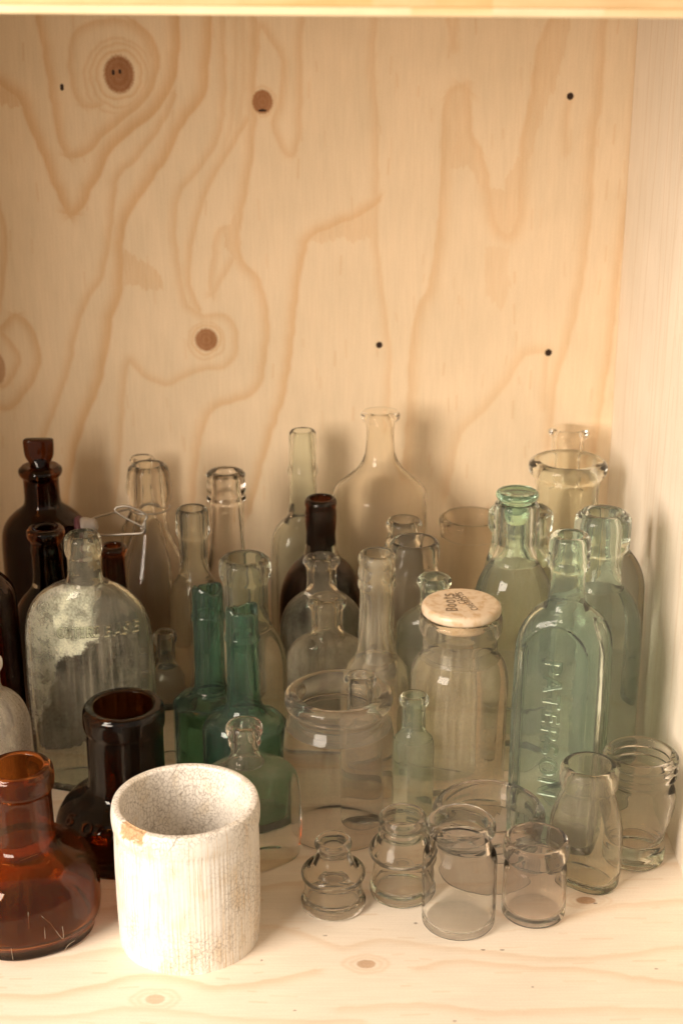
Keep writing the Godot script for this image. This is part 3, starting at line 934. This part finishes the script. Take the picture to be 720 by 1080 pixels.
	bottle("glass_bottle", "pale green cloudy bottle with a wide ringed neck behind the teal bottles", "bottle", "green_haze", 258, 0.985,
		[[589, 24], [591, 27], [597, 27.5], [605, 27.5], [610, 25.5], [613, 23], [652, 23.5], [660, 27], [670, 34], [684, 39.5], [702, 42], [730, 42], [0, 41]], {"film": 0.22, "skin": true, "bore_px": 17, "neck_row": 655, "segs": 72})
	# ---- teal pair with broken lips
	for q in [[218.5, 0.932, [[619, 15.5], [622, 16.5], [644, 16.3], [648, 18], [651, 18], [655, 16], [715, 16], [724, 17], [729, 22, .95], [735, 34, .86, 8, .76], [740, 39.5, .82, 16, .72], [743, 39.5, .82, 20, .72], [770, 39.5, .82, 20, .72], [0, 39, .82, 20, .72]], 12, "teal octagonal bottle with a jagged broken lip, set farther back of the pair", 718],
			[255, 0.884, [[641, 16.5], [643, 17.5], [667, 17.2], [671, 19], [674, 19], [678, 17], [735, 17.5], [744, 19], [750, 25, .95], [757, 38, .86, 8, .76], [763, 43.5, .82, 16, .72], [766, 43.5, .82, 20, .72], [790, 43.5, .82, 20, .72], [0, 43, .82, 20, .72]], -6, "teal octagonal bottle with a cut-off lip right behind the flat medicine bottle", 738]]:
		var lip: float = at(q[0], q[2][0][0], q[1]).y
		bottle("teal_bottle", q[4], "bottle", "teal", q[0], q[1], q[2], {"film": 0.07, "film_tint": Color(0.62, 0.70, 0.62), "bore_px": 11.5, "neck_row": q[5], "turn": q[3], "segs": 128, "t": 0.0026, "group": "teal bottles with broken lips", "bump": func(v: Vector3, i: int, co: float, si: float) -> Vector3:
			if v.y < lip - 0.006: return Vector3.ZERO
			return Vector3(0, (v.y - lip + 0.006) / 0.006 * (0.0022 * wob.get_noise_2d(co * 90.0 + lip * 9000.0, si * 90.0) - 0.001 + 0.0016 * sin(atan2(si, co) * 2.0 + lip * 60.0)), 0)})
	bottle("small_bottle", "tiny clear bottle with a rolled lip between the flask and teal bottle", "bottle", "clear", 174, 0.962,
		[[667, 11], [669, 13], [675, 12.5], [679, 10], [698, 10], [703, 12.5], [709, 17], [718, 19.5], [0, 19]], {"film": 0.10, "skin": true, "bore_px": 6.5, "neck_row": 701})

	# ---- middle back
	bottle("panel_bottle", "pale green square-shouldered bottle with a rough uneven lip by the back wall", "bottle", "plug_green", 319, 1.108,
		[[455, 13], [457, 14.5], [488, 13.8], [493, 15], [496, 16], [499, 15.5], [502, 14], [540, 14.5], [547, 17, 1, 2.2], [553, 24, .95, 3], [562, 29, .9, 4], [576, 32, .85, 5], [600, 32.5, .85, 6], [0, 32, .85, 6]], {"film": 0.06, "bore_px": 9, "neck_row": 543, "segs": 96, "turn": 14, "bump": func(v: Vector3, i: int, co: float, si: float) -> Vector3:
			return Vector3(0, 0.002 * wob.get_noise_2d(co * 90.0, si * 90.0), 0) if v.y > 0.212 else Vector3.ZERO})
	bottle("amber_bottle", "round-bodied dark brown bottle with an orange-glowing lip among clear bottles", "bottle", "plum_amber", 338, 1.045,
		[[526, 15.5], [528, 17], [532, 17], [535, 15.8], [541, 17], [556, 16.5], [561, 15.5], [580, 16.5], [588, 20], [595, 29], [606, 37], [622, 43], [645, 45], [680, 44], [0, 40]], {"film": 0.02, "bore_px": 11.5, "neck_row": 583, "segs": 72})
	bottle("oval_bottle", "hazy clear round-shouldered flask in front of the round brown bottle", "bottle", "hazy", 339, 0.998,
		[[588, 17], [590, 19.5], [594, 19], [598, 15.5], [620, 15.5], [625, 19], [630, 28, .8], [637, 36, .64], [648, 42, .54], [664, 45, .5], [0, 44, .5]], {"film": 0.15, "skin": true, "bore_px": 9, "neck_row": 621, "segs": 80})
	bottle("oval_bottle", "hazy clear flask with rusty stains behind the large wide-mouthed jar", "bottle", "warm_haze", 345, 0.962,
		[[631, 18], [633, 20.5], [638, 20], [642, 16.5], [666, 16.5], [670, 20], [674, 30, .8], [679, 37, .64], [688, 41.5, .54], [700, 43, .5], [0, 42, .5]], {"skin_ior": 0.010, "film": 0.20, "skin": true, "bore_px": 10, "neck_row": 667, "segs": 80})
	bottle("glass_flagon", "big clear broad-shouldered flagon with a thin neck against the back wall", "bottle", "clear", 401, 1.1,
		[[435, 19], [437, 21], [441, 20.5], [445, 16], [450, 14.8], [472, 14.8], [482, 17], [492, 22], [501, 31], [509, 41], [515, 47.5], [521, 49.5], [545, 50], [0, 49]], {"film": 0.04, "bore_px": 11, "neck_row": 476, "segs": 80, "t": 0.0018})
	bottle("sauce_bottle", "cloudy cream-tinted bottle with two rings round its tall neck", "bottle", "cream_haze", 397.5, 0.93,
		[[584, 18], [586, 20], [592, 20], [596, 18], [600, 19.5], [607, 20], [610, 18.3], [613, 20], [618, 20], [622, 17], [650, 18], [685, 19.5], [693, 22], [699, 28], [708, 34.5], [722, 37.5], [760, 37.5], [0, 37]], {"skin_ior": 0.010, "film": 0.32, "skin": true, "bore_px": 13.5, "neck_row": 690, "segs": 72})
	bottle("glass_bottle", "small clear bottle with a fat rolled lip in front of the big flagon", "bottle", "clear", 426, 1.032,
		[[549, 17], [551, 19], [556, 18.5], [560, 16], [564, 16.5], [575, 20], [590, 25], [0, 25]], {"film": 0.08, "skin": true, "bore_px": 11.5, "neck_row": 566})
	bottle("glass_jar", "clear straight-sided jar with a wide collar and pinkish lower part", "jar", "clear", 437, 0.985,
		[[571, 24], [573, 26.5], [588, 26.5], [592, 24], [598, 24.5], [606, 27], [625, 28], [0, 28]], {"film": 0.10, "skin": true, "bore_px": 20, "neck_row": 600})
	bottle("flat_bottle", "flat bottle with a small aqua-green lip behind the lidded jar", "bottle", "aqua_lip", 458, 0.945,
		[[609, 16], [611, 18.5], [616, 18], [620, 14.5], [636, 14], [642, 19, .9], [647, 29, .7], [653, 37, .58], [664, 41, .5], [0, 40, .48]], {"film": 0.14, "skin": true, "bore_px": 9.5, "neck_row": 637, "segs": 80})
	bottle("wide_jar", "wide amber-tinted clear jar low against the back wall", "jar", "warm_clear", 497, 1.118,
		[[546, 32], [548, 34.5], [553, 34], [558, 31], [564, 32], [580, 33], [0, 32]], {"skin": true, "bore_px": 27, "neck_row": 562, "t": 0.0018})
	n = bottle("lidded_jar", "cloudy glass jar closed by a printed white stopper disc", "jar", "cream_haze2", 486, 0.895,
		[[648, 42], [650, 44], [661, 44], [665, 42.5], [668, 39.5], [686, 39], [691, 42], [697, 47], [706, 50.5], [722, 51.5], [780, 50], [0, 49]], {"skin_ior": 0.010, "film": 0.24, "skin": true, "bore_px": 36, "neck_row": 688, "segs": 96, "parts": true})
	lid(n)

	# ---- right group
	n = bottle("green_bottle", "pale green round bottle plugged with a flat mint-green glass disc", "bottle", "plug_green", 545, 0.968,
		[[530, 22], [532, 24], [552, 23.5], [556, 24.3], [560, 22.5], [586, 22.5], [592, 25], [602, 32], [615, 38.5], [635, 42], [660, 42], [0, 41]], {"film_tint": Color(0.80, 0.84, 0.76), "skin_ior": 0.010, "film": 0.12, "skin": true, "bore_px": 15, "neck_row": 588, "segs": 72, "parts": true})
	disc_stopper(n)
	bottle("green_bottle", "deeper green bottle with a broad banded lip behind the plugged green bottle", "bottle", "mid_green", 549, 1.026,
		[[538, 31], [540, 34], [555, 34], [559, 31], [562, 29], [575, 29.5], [590, 34], [605, 37], [0, 36]], {"film_tint": Color(0.80, 0.84, 0.76), "film": 0.08, "skin": true, "bore_px": 20, "neck_row": 578, "segs": 72})
	bottle("wide_jar", "pale green straight-sided jar with a thick overhanging ring lip", "jar", "yellow_green", 599, 1.072,
		[[486, 37], [488, 41], [495, 41.5], [500, 39], [504, 34], [520, 33], [600, 33], [0, 33]], {"bore_px": 29, "neck_row": 520, "segs": 80})
	bottle("glass_bottle", "small clear bottle with a thin wavy lip in the back right corner", "bottle", "clear", 599.5, 1.126,
		[[453, 19], [455, 21.5], [459, 20.5], [463, 16], [490, 15.5], [505, 20], [0, 22]], {"skin": true, "bore_px": 12.5, "neck_row": 493, "t": 0.0016})
	n = bottle("panel_bottle", "pale green rectangular bottle embossed PATERSON down its arched front panel", "bottle", "green", 601, 0.858,
		[[565, 20], [567, 22], [584, 22.5], [588, 21], [592, 22.5], [597, 22], [601, 18], [630, 18.5], [637, 22, .95, 2.2], [643, 30, .84, 2.6], [651, 39, .76, 3.4], [662, 45, .71, 4.5], [676, 47.5, .69, 6], [700, 48, .69, 7], [0, 46.5, .69, 7]],
		{"film_tint": Color(0.80, 0.84, 0.76), "film": 0.08, "bore_px": 12.5, "neck_row": 633, "turn": -22, "segs": 200, "step": 0.0018, "t": 0.0026, "parts": true, "bump": paterson_panel})
	paterson_letters(n)
	bottle("green_bottle", "pale aqua round bottle with a heavy dripped lip beside the right wall", "bottle", "aqua", 636, 0.908,
		[[541, 24], [544, 28.5], [552, 30], [566, 29], [574, 29.5], [579, 27], [583, 22.5], [612, 22.5], [618, 26], [627, 35], [640, 43], [658, 46.5], [680, 47], [0, 46]], {"film_tint": Color(0.80, 0.84, 0.76), "skin_ior": 0.010, "film": 0.16, "skin": true, "bore_px": 15, "neck_row": 614, "segs": 80})
	bottle("blue_bottle", "smoky blue-grey bottle squeezed between the aqua bottle and right wall", "bottle", "blue_grey", 655, 0.962,
		[[545, 9], [547, 11], [551, 10.5], [555, 9], [575, 9], [582, 13], [592, 21], [606, 27.5], [625, 29.5], [0, 29]], {"film": 0.08, "skin": true, "bore_px": 5.5, "neck_row": 577})

func flask_details(n: Node3D) -> void:
	var body := outline(87, 0.928, [[613, 21, .95], [616, 30, .74], [620, 40, .6], [628, 52, .5], [640, 61, .45], [656, 66.5, .43, 2.1], [680, 68, .43, 2.2], [740, 68, .43, 2.2], [0, 65, .43, 2.2]])
	var shell := func(x: float, y: float) -> float:     # depth of the front face at x, y
		for i in body.size() - 1:
			var a: PackedFloat32Array = body[i]
			var b: PackedFloat32Array = body[i + 1]
			if y >= a[0] and y <= b[0]:
				var t := (y - a[0]) / (b[0] - a[0])
				var rx := lerpf(a[1], b[1], t)
				var rz := lerpf(a[2], b[2], t)
				var e := lerpf(a[3], b[3], t)
				return rz * pow(maxf(0.0, 1.0 - pow(minf(absf(x) / rx, 1.0), e)), 1.0 / e)
		return 0.0
	var y0: float = at(87, 655, 0.928).y
	var word := bent_letters("CLTIRI BASE", 0.0075, 0.0019, func(v: Vector3) -> Vector3:
		var x := v.x * 0.92 + 0.010
		var y := y0 + v.y + 0.07 * x
		return Vector3(x, y, shell.call(x, y) + 0.00015 + v.z + 0.0006))
	part("embossed_letters", word, M.flask_green, n)
	# dried white residue on the inside of the front wall: a cloudy film with its own outline
	var st := SurfaceTool.new()
	st.begin(Mesh.PRIMITIVE_TRIANGLES)
	st.set_smooth_group(0)
	var nx := 40
	var ny := 59
	var low := Vector2(-0.041, y0 - 0.085)
	var size := Vector2(0.070, 0.118)
	var P := func(i: int, j: int) -> Vector3:
		var x := low.x + size.x * i / nx
		var y := low.y + size.y * j / ny
		return Vector3(x, y, shell.call(x, y) - 0.0026)
	for i in nx:
		for j in ny:
			for q in [[0, 0], [1, 1], [1, 0], [0, 0], [0, 1], [1, 1]]:
				st.set_uv(Vector2(float(i + q[0]) / nx, 1.0 - float(j + q[1]) / ny))
				st.add_vertex(P.call(i + q[0], j + q[1]))
	st.index()
	st.generate_normals()
	var w := 350
	var h := 590
	var im := Image.create(w, h, false, Image.FORMAT_RGBA8)
	var big := noise(0.012, 4, 71)
	var fine := noise(0.09, 4, 72)
	for py in h:
		for px in w:
			var x := low.x + size.x * px / w
			var y := low.y + size.y * (1.0 - float(py) / h)
			var k := big.get_noise_2d(px, py)
			var f := fine.get_noise_2d(px, py)
			# the crust fills the shoulder and thins out down the left edge; its lower border falls from right to left
			var border := y0 - 0.010 + clampf((x - 0.004) * 0.75, -0.045, 0.012)
			if x < -0.018:
				border -= (-0.018 - x) * 2.2
			var a := smoothstep(-0.004, 0.007, y - border + k * 0.014 + f * 0.004)
			a *= smoothstep(0.005, -0.004, x - 0.0075 - (0.012 if y < y0 - 0.002 else 0.0) + k * 0.006)
			a *= 0.72 + 0.55 * k + 0.25 * f
			a *= smoothstep(0.033, 0.026, y - y0 + k * 0.006)
			if x < -0.020:      # thinning to a mottled film along the left side
				a *= 0.25 + 0.75 * smoothstep(0.45, -0.25, f * 0.45 + k * 0.8 + (-0.020 - x) * 14.0)
			if shell.call(absf(x) + 0.0025, y) <= 0.0:
				a = 0.0
			var g := 0.88 + 0.12 * k + 0.08 * f
			im.set_pixel(px, py, Color(g, g * 0.98, g * 0.93, clampf(a, 0.0, 0.92)))
	var film := StandardMaterial3D.new()
	film.albedo_texture = ImageTexture.create_from_image(im)
	film.texture_repeat = false
	film.transparency = BaseMaterial3D.TRANSPARENCY_ALPHA
	film.roughness = 0.7
	part("white_residue", st.commit(), film, n)

func on_outline(outer: Array, along: float) -> Array:
	# point on a round bottle's outline at `along` metres from the base: [y, r, normal y, normal r]
	var left := along
	for i in outer.size() - 1:
		var a := Vector2(outer[i][1], outer[i][0])
		var b := Vector2(outer[i + 1][1], outer[i + 1][0])
		var l := a.distance_to(b)
		if left <= l or i == outer.size() - 2:
			var p := a.lerp(b, left / l)
			var t := (b - a) / l
			return [p.y, p.x, -t.x, t.y]
		left -= l
	return []

func scratch_letters(n: Node3D) -> void:
	# fine white scratches on the body, drawn over the swelling side
	var d := 0.762
	var k := depth_of(d, 0.03) / F
	for L in [[[52, 972], [58, 980], [64, 988], [67, 990], [67, 984], [66, 977]], [[44, 966], [52, 973]], [[68, 1004], [72, 997], [79, 992]], [[12, 1000], [14, 1012], [20, 1018]], [[30, 962], [31, 980]], [[47, 978], [48, 990]], [[22, 908], [34, 903], [40, 901]], [[50, 911], [53, 907]]]:
		var pts := []
		for q in L:
			# meet the bottle's side: step along the sight line until inside the body
			var hit := Vector3.ZERO
			for i in 400:
				var dd := d - 0.06 + i * 0.0003
				var p := at(q[0], q[1], dd)
				var v := Vector3(p.x, p.y, CAM_Z - dd) - n.position
				v = v.rotated(Vector3.UP, -n.rotation.y)
				if inside_amber(v):
					hit = v
					break
			if hit != Vector3.ZERO:
				pts.append(hit)
		if pts.size() > 1:
			part("scratch", tube(pts, 0.00014, 6), M.scratch, n)

var amber_outline := []
func inside_amber(v: Vector3) -> bool:
	if amber_outline.is_empty():
		amber_outline = outline(19, 0.762, [[880, 33], [886, 37], [891, 47], [897, 60, 1.0, 2.1], [906, 69, 1.0, 2.2], [920, 74, 1.0, 2.4], [950, 74, 1.0, 2.5], [0, 66, 1.0, 2.4]])
	for i in amber_outline.size() - 1:
		var a: PackedFloat32Array = amber_outline[i]
		var b: PackedFloat32Array = amber_outline[i + 1]
		if v.y >= a[0] and v.y <= b[0]:
			var t := (v.y - a[0]) / (b[0] - a[0])
			var p := PackedFloat32Array()
			for c in 5:
				p.append(lerpf(a[c], b[c], t))
			var l := Vector2(v.x, v.z).length()
			return l < radius_at(v.x / l, v.z / l, p) + 0.00005
	return false

func ounce_letters(n: Node3D) -> void:
	var outer := outline(130, 0.855, [[822, 40], [828, 43], [834, 54], [842, 66], [854, 75], [870, 78], [900, 77], [0, 72]])
	var s0 := 0.0
	for i in outer.size() - 1:      # the outline's length up to the middle of the shoulder
		if outer[i + 1][0] > at(130, 842, 0.855).y:
			break
		s0 += Vector2(outer[i + 1][1] - outer[i][1], outer[i + 1][0] - outer[i][0]).length()
	var word := bent_letters("6  OZ", 0.0085, 0.0012, func(v: Vector3) -> Vector3:
		var p := on_outline(outer, s0 - 0.001 + v.y)
		var f := deg_to_rad(127.0) - v.x / 0.036
		var lift := v.z + 0.0007
		var r: float = p[1] + p[3] * lift
		return Vector3(r * cos(f), p[0] + p[2] * lift, r * sin(f)))
	part("embossed_letters", word, M.brown, n)

func glass_stopper(n: Node3D) -> void:
	var y: float = at(42.5, 492, 1.08).y
	var k := depth_of(1.08, y) / F
	var path := [pf(y - 0.012, 1e-5, 1e-5, 2, 1), pf(y - 0.012, 8 * k, 8 * k, 2, 1), pf(y + 0.0005, 9.3 * k, 9.3 * k, 2, 1), pf(y + 0.003, 10 * k, 8 * k, 2.2, 1), pf(y + 0.006, 13.5 * k, 6.5 * k, 3, 1), pf(y + 0.010, 15.5 * k, 6 * k, 4, 1), pf(y + 0.020, 16 * k, 6 * k, 5, 1),
		pf(y + 0.0215, 15.5 * k, 5.6 * k, 5, 1), pf(y + 0.0222, 13 * k, 4 * k, 4, 1), pf(y + 0.0222, 1e-5, 1e-5, 2, 1)]
	part("stopper", sweep(chaikin(path, 2), 48, 5.0, 0.0001), M.dark_amber, n)

func swing_top(n: Node3D) -> void:
	var d := 1.062
	var P := func(c: float, r: float, dz: float) -> Vector3:
		var p := at(c, r, d - dz)
		return Vector3(p.x, p.y, CAM_Z - (d - dz)) - n.position
	var k := depth_of(d, 0.17) / F
	var ring := []
	for i in 16:
		var a := TAU * i / 16.0
		ring.append(Vector3(cos(a) * 21.3 * k, at(156, 535, d).y, sin(a) * 21.3 * k))
	part("neck_wire", tube(ring, 0.0007, 8, true), M.wire, n)
	part("wire_arm", tube([P.call(153, 548, 0.018), P.call(153, 557, 0.019), P.call(150, 562, 0.019), P.call(140, 563, 0.018), P.call(120, 564, 0.015), P.call(105, 564, 0.010), P.call(99, 560, 0.006), P.call(97, 555, 0.003)], 0.00085), M.wire, n)
	part("wire_arm", tube([P.call(160, 536, -0.017), P.call(150, 535, -0.020), P.call(135, 537, -0.018), P.call(118, 541, -0.012), P.call(106, 544, -0.006), P.call(98, 547, -0.002), P.call(96, 552, 0.001)], 0.00085), M.wire, n)
	part("wire_lever", tube([P.call(152, 563, 0.018), P.call(153, 558, 0.019), P.call(146, 553, 0.019), P.call(134, 547, 0.018), P.call(122, 539, 0.017), P.call(124, 535, 0.016), P.call(135, 534, 0.016), P.call(150, 540, 0.017), P.call(155, 544, 0.017), P.call(152, 552, 0.018), P.call(149, 558, 0.019)], 0.0009), M.wire, n)
	var c: Vector3 = P.call(92, 556, 0.002)
	var cap := [pf(-0.008, 1e-5, 1e-5, 2, 1), pf(-0.008, 0.006, 0.006, 2, 1), pf(-0.005, 0.008, 0.008, 2, 1), pf(0.0, 0.0085, 0.0085, 2, 1), pf(0.004, 0.006, 0.006, 2, 1), pf(0.008, 0.0045, 0.0045, 2, 1), pf(0.0085, 1e-5, 1e-5, 2, 1)]
	var o := part("porcelain_stopper", sweep(chaikin(cap, 2), 28, 2.0, 0.0), M.porcelain, n)
	o.position = c
	o.rotation = Vector3(0.2, 0, deg_to_rad(-70))
	var washer := [pf(-0.002, 0.006, 0.006, 2, 1), pf(-0.0025, 0.009, 0.009, 2, 1), pf(0.0, 0.0105, 0.0105, 2, 1), pf(0.0025, 0.009, 0.009, 2, 1), pf(0.002, 0.006, 0.006, 2, 1)]
	var g := part("rubber_washer", sweep(chaikin(washer, 2), 28, 2.0, 0.0), M.rubber, n)
	g.position = c + Vector3(-0.004, -0.001, 0)
	g.rotation = o.rotation

func lid(n: Node3D) -> void:
	var y: float = at(486, 648, 0.895).y + 0.0012
	var k := depth_of(0.895, y) / F
	var path := [pf(y - 0.010, 1e-5, 1e-5, 2, 1), pf(y - 0.010, 33 * k, 33 * k, 2, 1), pf(y, 34.5 * k, 34.5 * k, 2, 1), pf(y + 0.0002, 39 * k, 39 * k, 2, 1), pf(y + 0.0012, 42 * k, 42 * k, 2, 1), pf(y + 0.0045, 42.2 * k, 42.2 * k, 2, 1), pf(y + 0.0068, 40 * k, 40 * k, 2, 1), pf(y + 0.0074, 36 * k, 36 * k, 2, 1), pf(y + 0.0076, 1e-5, 1e-5, 2, 1)]
	var o := part("stopper_disc", sweep(chaikin(path, 2), 80, 7.0, 0.0), M.lid, n)
	for q in [["Boots", 0.0078, Vector2(-0.0075, 0.0005), -12.0], ["CASH", 0.0032, Vector2(-0.0010, -0.0045), 0.0], ["CHEMISTS", 0.0034, Vector2(0.0035, -0.0015), 4.0]]:
		var t := part("printed_word", letters(q[0], q[1], 0.00005, true), M.ink, o)
		t.rotation = Vector3(-PI / 2, 0, 0)
		t.basis = Basis(Vector3.UP, deg_to_rad(90.0 + 14.0 + q[3])) * t.basis
		t.position = Vector3(q[2].x, y + 0.00765, q[2].y)

func disc_stopper(n: Node3D) -> void:
	var y: float = at(545, 530, 0.968).y + 0.0012
	var k := depth_of(0.968, y) / F
	var path := [pf(y - 0.016, 1e-5, 1e-5, 2, 1), pf(y - 0.016, 12 * k, 12 * k, 2, 1), pf(y, 14.3 * k, 14.3 * k, 2, 1), pf(y + 0.0012, 19 * k, 19 * k, 2, 1), pf(y + 0.003, 22.5 * k, 22.5 * k, 2, 1), pf(y + 0.006, 22.5 * k, 22.5 * k, 2, 1), pf(y + 0.0075, 20 * k, 20 * k, 2, 1), pf(y + 0.0065, 14 * k, 14 * k, 2, 1), pf(y + 0.006, 1e-5, 1e-5, 2, 1)]
	part("glass_stopper", sweep(chaikin(path, 2), 56, 8.0, 0.0001), M.mint, n)

const ARCH_Y := 0.157
func paterson_panel(v: Vector3, i: int, co: float, si: float) -> Vector3:
	# arched sunken panel on the front, narrow sunken panel on the right side
	var out := Vector3.ZERO
	if v.y < 0.008 or v.y > 0.17:
		return out
	if si > 0.35:
		var hw := 0.0200
		var e := hw - absf(v.x + 0.001)
		if v.y > ARCH_Y - hw:
			e = hw - Vector2(v.x + 0.001, v.y - ARCH_Y + hw).length()
		out.z -= 0.0016 * smoothstep(-0.0008, 0.0012, e)
		out.z += 0.0006 * exp(-pow((e + 0.0012) / 0.0009, 2.0))
	if absf(co) > 0.75:
		var e2 := 0.0095 - absf(v.z)
		if v.y > 0.150:
			e2 = 0.0095 - Vector2(v.z, v.y - 0.150).length()
		out.x -= signf(co) * 0.0014 * smoothstep(-0.0006, 0.001, e2)
	return out

func paterson_letters(n: Node3D) -> void:
	var word := letters("PATERSON", 0.0115, 0.0012, true)
	var o := part("embossed_letters", word, M.green, n)
	var rz: float = 47.8 / F * depth_of(0.858, 0.1) * 0.69
	var y1: float = at(580, 699, 0.838).y
	var y2: float = at(580, 841, 0.838).y
	o.rotation = Vector3(0, 0, -PI / 2)
	o.scale = Vector3((y1 - y2) / word.get_aabb().size.x, 1.0, 1.0)
	o.position = Vector3(-0.002, (y1 + y2) / 2.0, rz - 0.0010 + 0.0001)

func _ready() -> void:
	wob.noise_type = FastNoiseLite.TYPE_SIMPLEX_SMOOTH
	wob.frequency = 0.01
	wob.seed = 3
	# --- camera
	var cam := Camera3D.new()
	cam.name = "camera"
	add_child(cam)
	cam.position = Vector3(0, CAM_H, CAM_Z)
	cam.rotation = Vector3(-TILT, 0, 0)
	cam.near = 0.05
	cam.far = 20.0
	var at_ := CameraAttributesPhysical.new()
	at_.frustum_focal_length = 51.2
	at_.exposure_aperture = 9.0
	at_.frustum_focus_distance = 0.92
	at_.exposure_multiplier = 1.0
	cam.attributes = at_
	cam.fov = rad_to_deg(2.0 * atan(540.0 / F))
	cam.current = true
	# --- the dim room in front of the shelf
	var we := WorldEnvironment.new()
	we.name = "environment"
	var env := Environment.new()
	env.background_mode = Environment.BG_COLOR
	env.background_color = Color(0.44, 0.37, 0.29).linear_to_srgb()
	env.tonemap_mode = Environment.TONE_MAPPER_LINEAR
	env.tonemap_exposure = 1.11
	env.sdfgi_enabled = true
	env.ssao_enabled = true
	env.ssil_enabled = true
	we.environment = env
	add_child(we)
	# --- the one lamp: a soft square light left of the camera and a little above it
	var key := AreaLight3D.new()
	key.name = "softbox"
	key.area_size = Vector2(0.72, 0.72)
	key.light_color = Color(1.0, 0.94, 0.87)
	key.light_energy = 3.75
	key.area_range = 6.0
	key.shadow_enabled = true
	add_child(key)
	key.look_at_from_position(Vector3(-0.98, 0.68, 1.28), Vector3(0.0, 0.14, 0.2))
	# --- materials
	M.bright = glass(Color(0.99, 0.985, 0.965), 0.0, 0.0, 0.017)
	M.clear = glass(Color(0.98, 0.955, 0.90), 0.006, 0.0, 0.024)
	M.thick_clear = glass(Color(0.97, 0.95, 0.92), 0.0, 0.0, 0.036)
	M.warm_clear = glass(Color(0.97, 0.93, 0.85), 0.01, 0.0, 0.026)
	M.pinkish = glass(Color(0.98, 0.945, 0.91), 0.008, 0.0, 0.019)
	M.rosy = glass(Color(0.975, 0.945, 0.905), 0.012, 0.0, 0.03)
	M.dish = glass(Color(0.985, 0.955, 0.93), 0.012, 0.0, 0.03)
	M.plug_green = glass(Color(0.925, 0.955, 0.89), 0.012, 0.0, 0.03)
	M.cloudy = glass(Color(0.97, 0.945, 0.84), 0.015, 0.05, 0.024)
	M.hazy = glass(Color(0.965, 0.925, 0.83), 0.01, 0.03, 0.024)
	M.warm_haze = glass(Color(0.97, 0.905, 0.78), 0.012, 0.03, 0.026)
	M.cream_haze = glass(Color(0.985, 0.93, 0.80), 0.025, 0.08, 0.026)
	M.cream_haze2 = glass(Color(0.98, 0.93, 0.83), 0.015, 0.06, 0.026)
	M.green_haze = glass(Color(0.92, 0.95, 0.83), 0.015, 0.03, 0.028)
	M.milky = glass(Color(0.60, 0.56, 0.50), 0.10, 0.3, 0.03)
	M.pale_green = glass(Color(0.89, 0.945, 0.84), 0.012, 0.0, 0.03)
	M.flask_green = glass(Color(0.93, 0.955, 0.87), 0.008, 0.0, 0.028)
	M.faint_green = glass(Color(0.95, 0.955, 0.885), 0.01, 0.0, 0.03)
	M.yellow_green = glass(Color(0.94, 0.955, 0.88), 0.012, 0.0, 0.03)
	M.green = glass(Color(0.84, 0.925, 0.83), 0.025, 0.0, 0.03)
	M.mid_green = glass(Color(0.80, 0.90, 0.81), 0.012, 0.0, 0.032)
	M.aqua = glass(Color(0.85, 0.93, 0.86), 0.02, 0.0, 0.032)
	M.aqua_lip = glass(Color(0.86, 0.945, 0.87), 0.015, 0.0, 0.032)
	M.mint = glass(Color(0.62, 0.90, 0.72), 0.05, 0.0, 0.035)
	M.blue_grey = glass(Color(0.66, 0.71, 0.70), 0.03, 0.0, 0.032)
	M.teal = glass(Color(0.44, 0.70, 0.58), 0.015, 0.0, 0.035)
	M.amber = glass(Color(0.47, 0.15, 0.032), 0.015, 0.0, 0.036)
	M.brown = glass(Color(0.24, 0.07, 0.02), 0.01, 0.0, 0.036)
	M.dark_amber = glass(Color(0.11, 0.03, 0.007), 0.006, 0.0, 0.036)
	M.plum_amber = glass(Color(0.14, 0.042, 0.02), 0.012, 0.0, 0.036)
	M.residue = solid(Color(0.62, 0.60, 0.50), 0.8)
	M.wire = solid(Color(0.42, 0.38, 0.33), 0.42, 1.0)
	M.porcelain = solid(Color(0.40, 0.36, 0.33), 0.35)
	M.rubber = solid(Color(0.11, 0.035, 0.05), 0.5)
	M.lid = solid(Color(0.66, 0.56, 0.44), 0.35)
	M.scratch = solid(Color(0.42, 0.32, 0.22), 0.6)
	var age := NoiseTexture2D.new()
	age.width = 256
	age.height = 256
	age.noise = noise(0.03, 5, 31)
	var ramp := Gradient.new()
	ramp.set_color(0, Color(0.90, 0.82, 0.71))
	ramp.set_color(1, Color(1.0, 0.98, 0.95))
	ramp.set_offset(0, 0.12)
	ramp.set_offset(1, 0.55)
	age.color_ramp = ramp
	M.lid.albedo_texture = age
	M.lid.uv1_triplanar = true
	M.lid.uv1_scale = Vector3.ONE * 18.0
	M.ink = solid(Color(0.24, 0.18, 0.12), 0.6)
	build_shelf()
	build_pot()
	build_bottles()
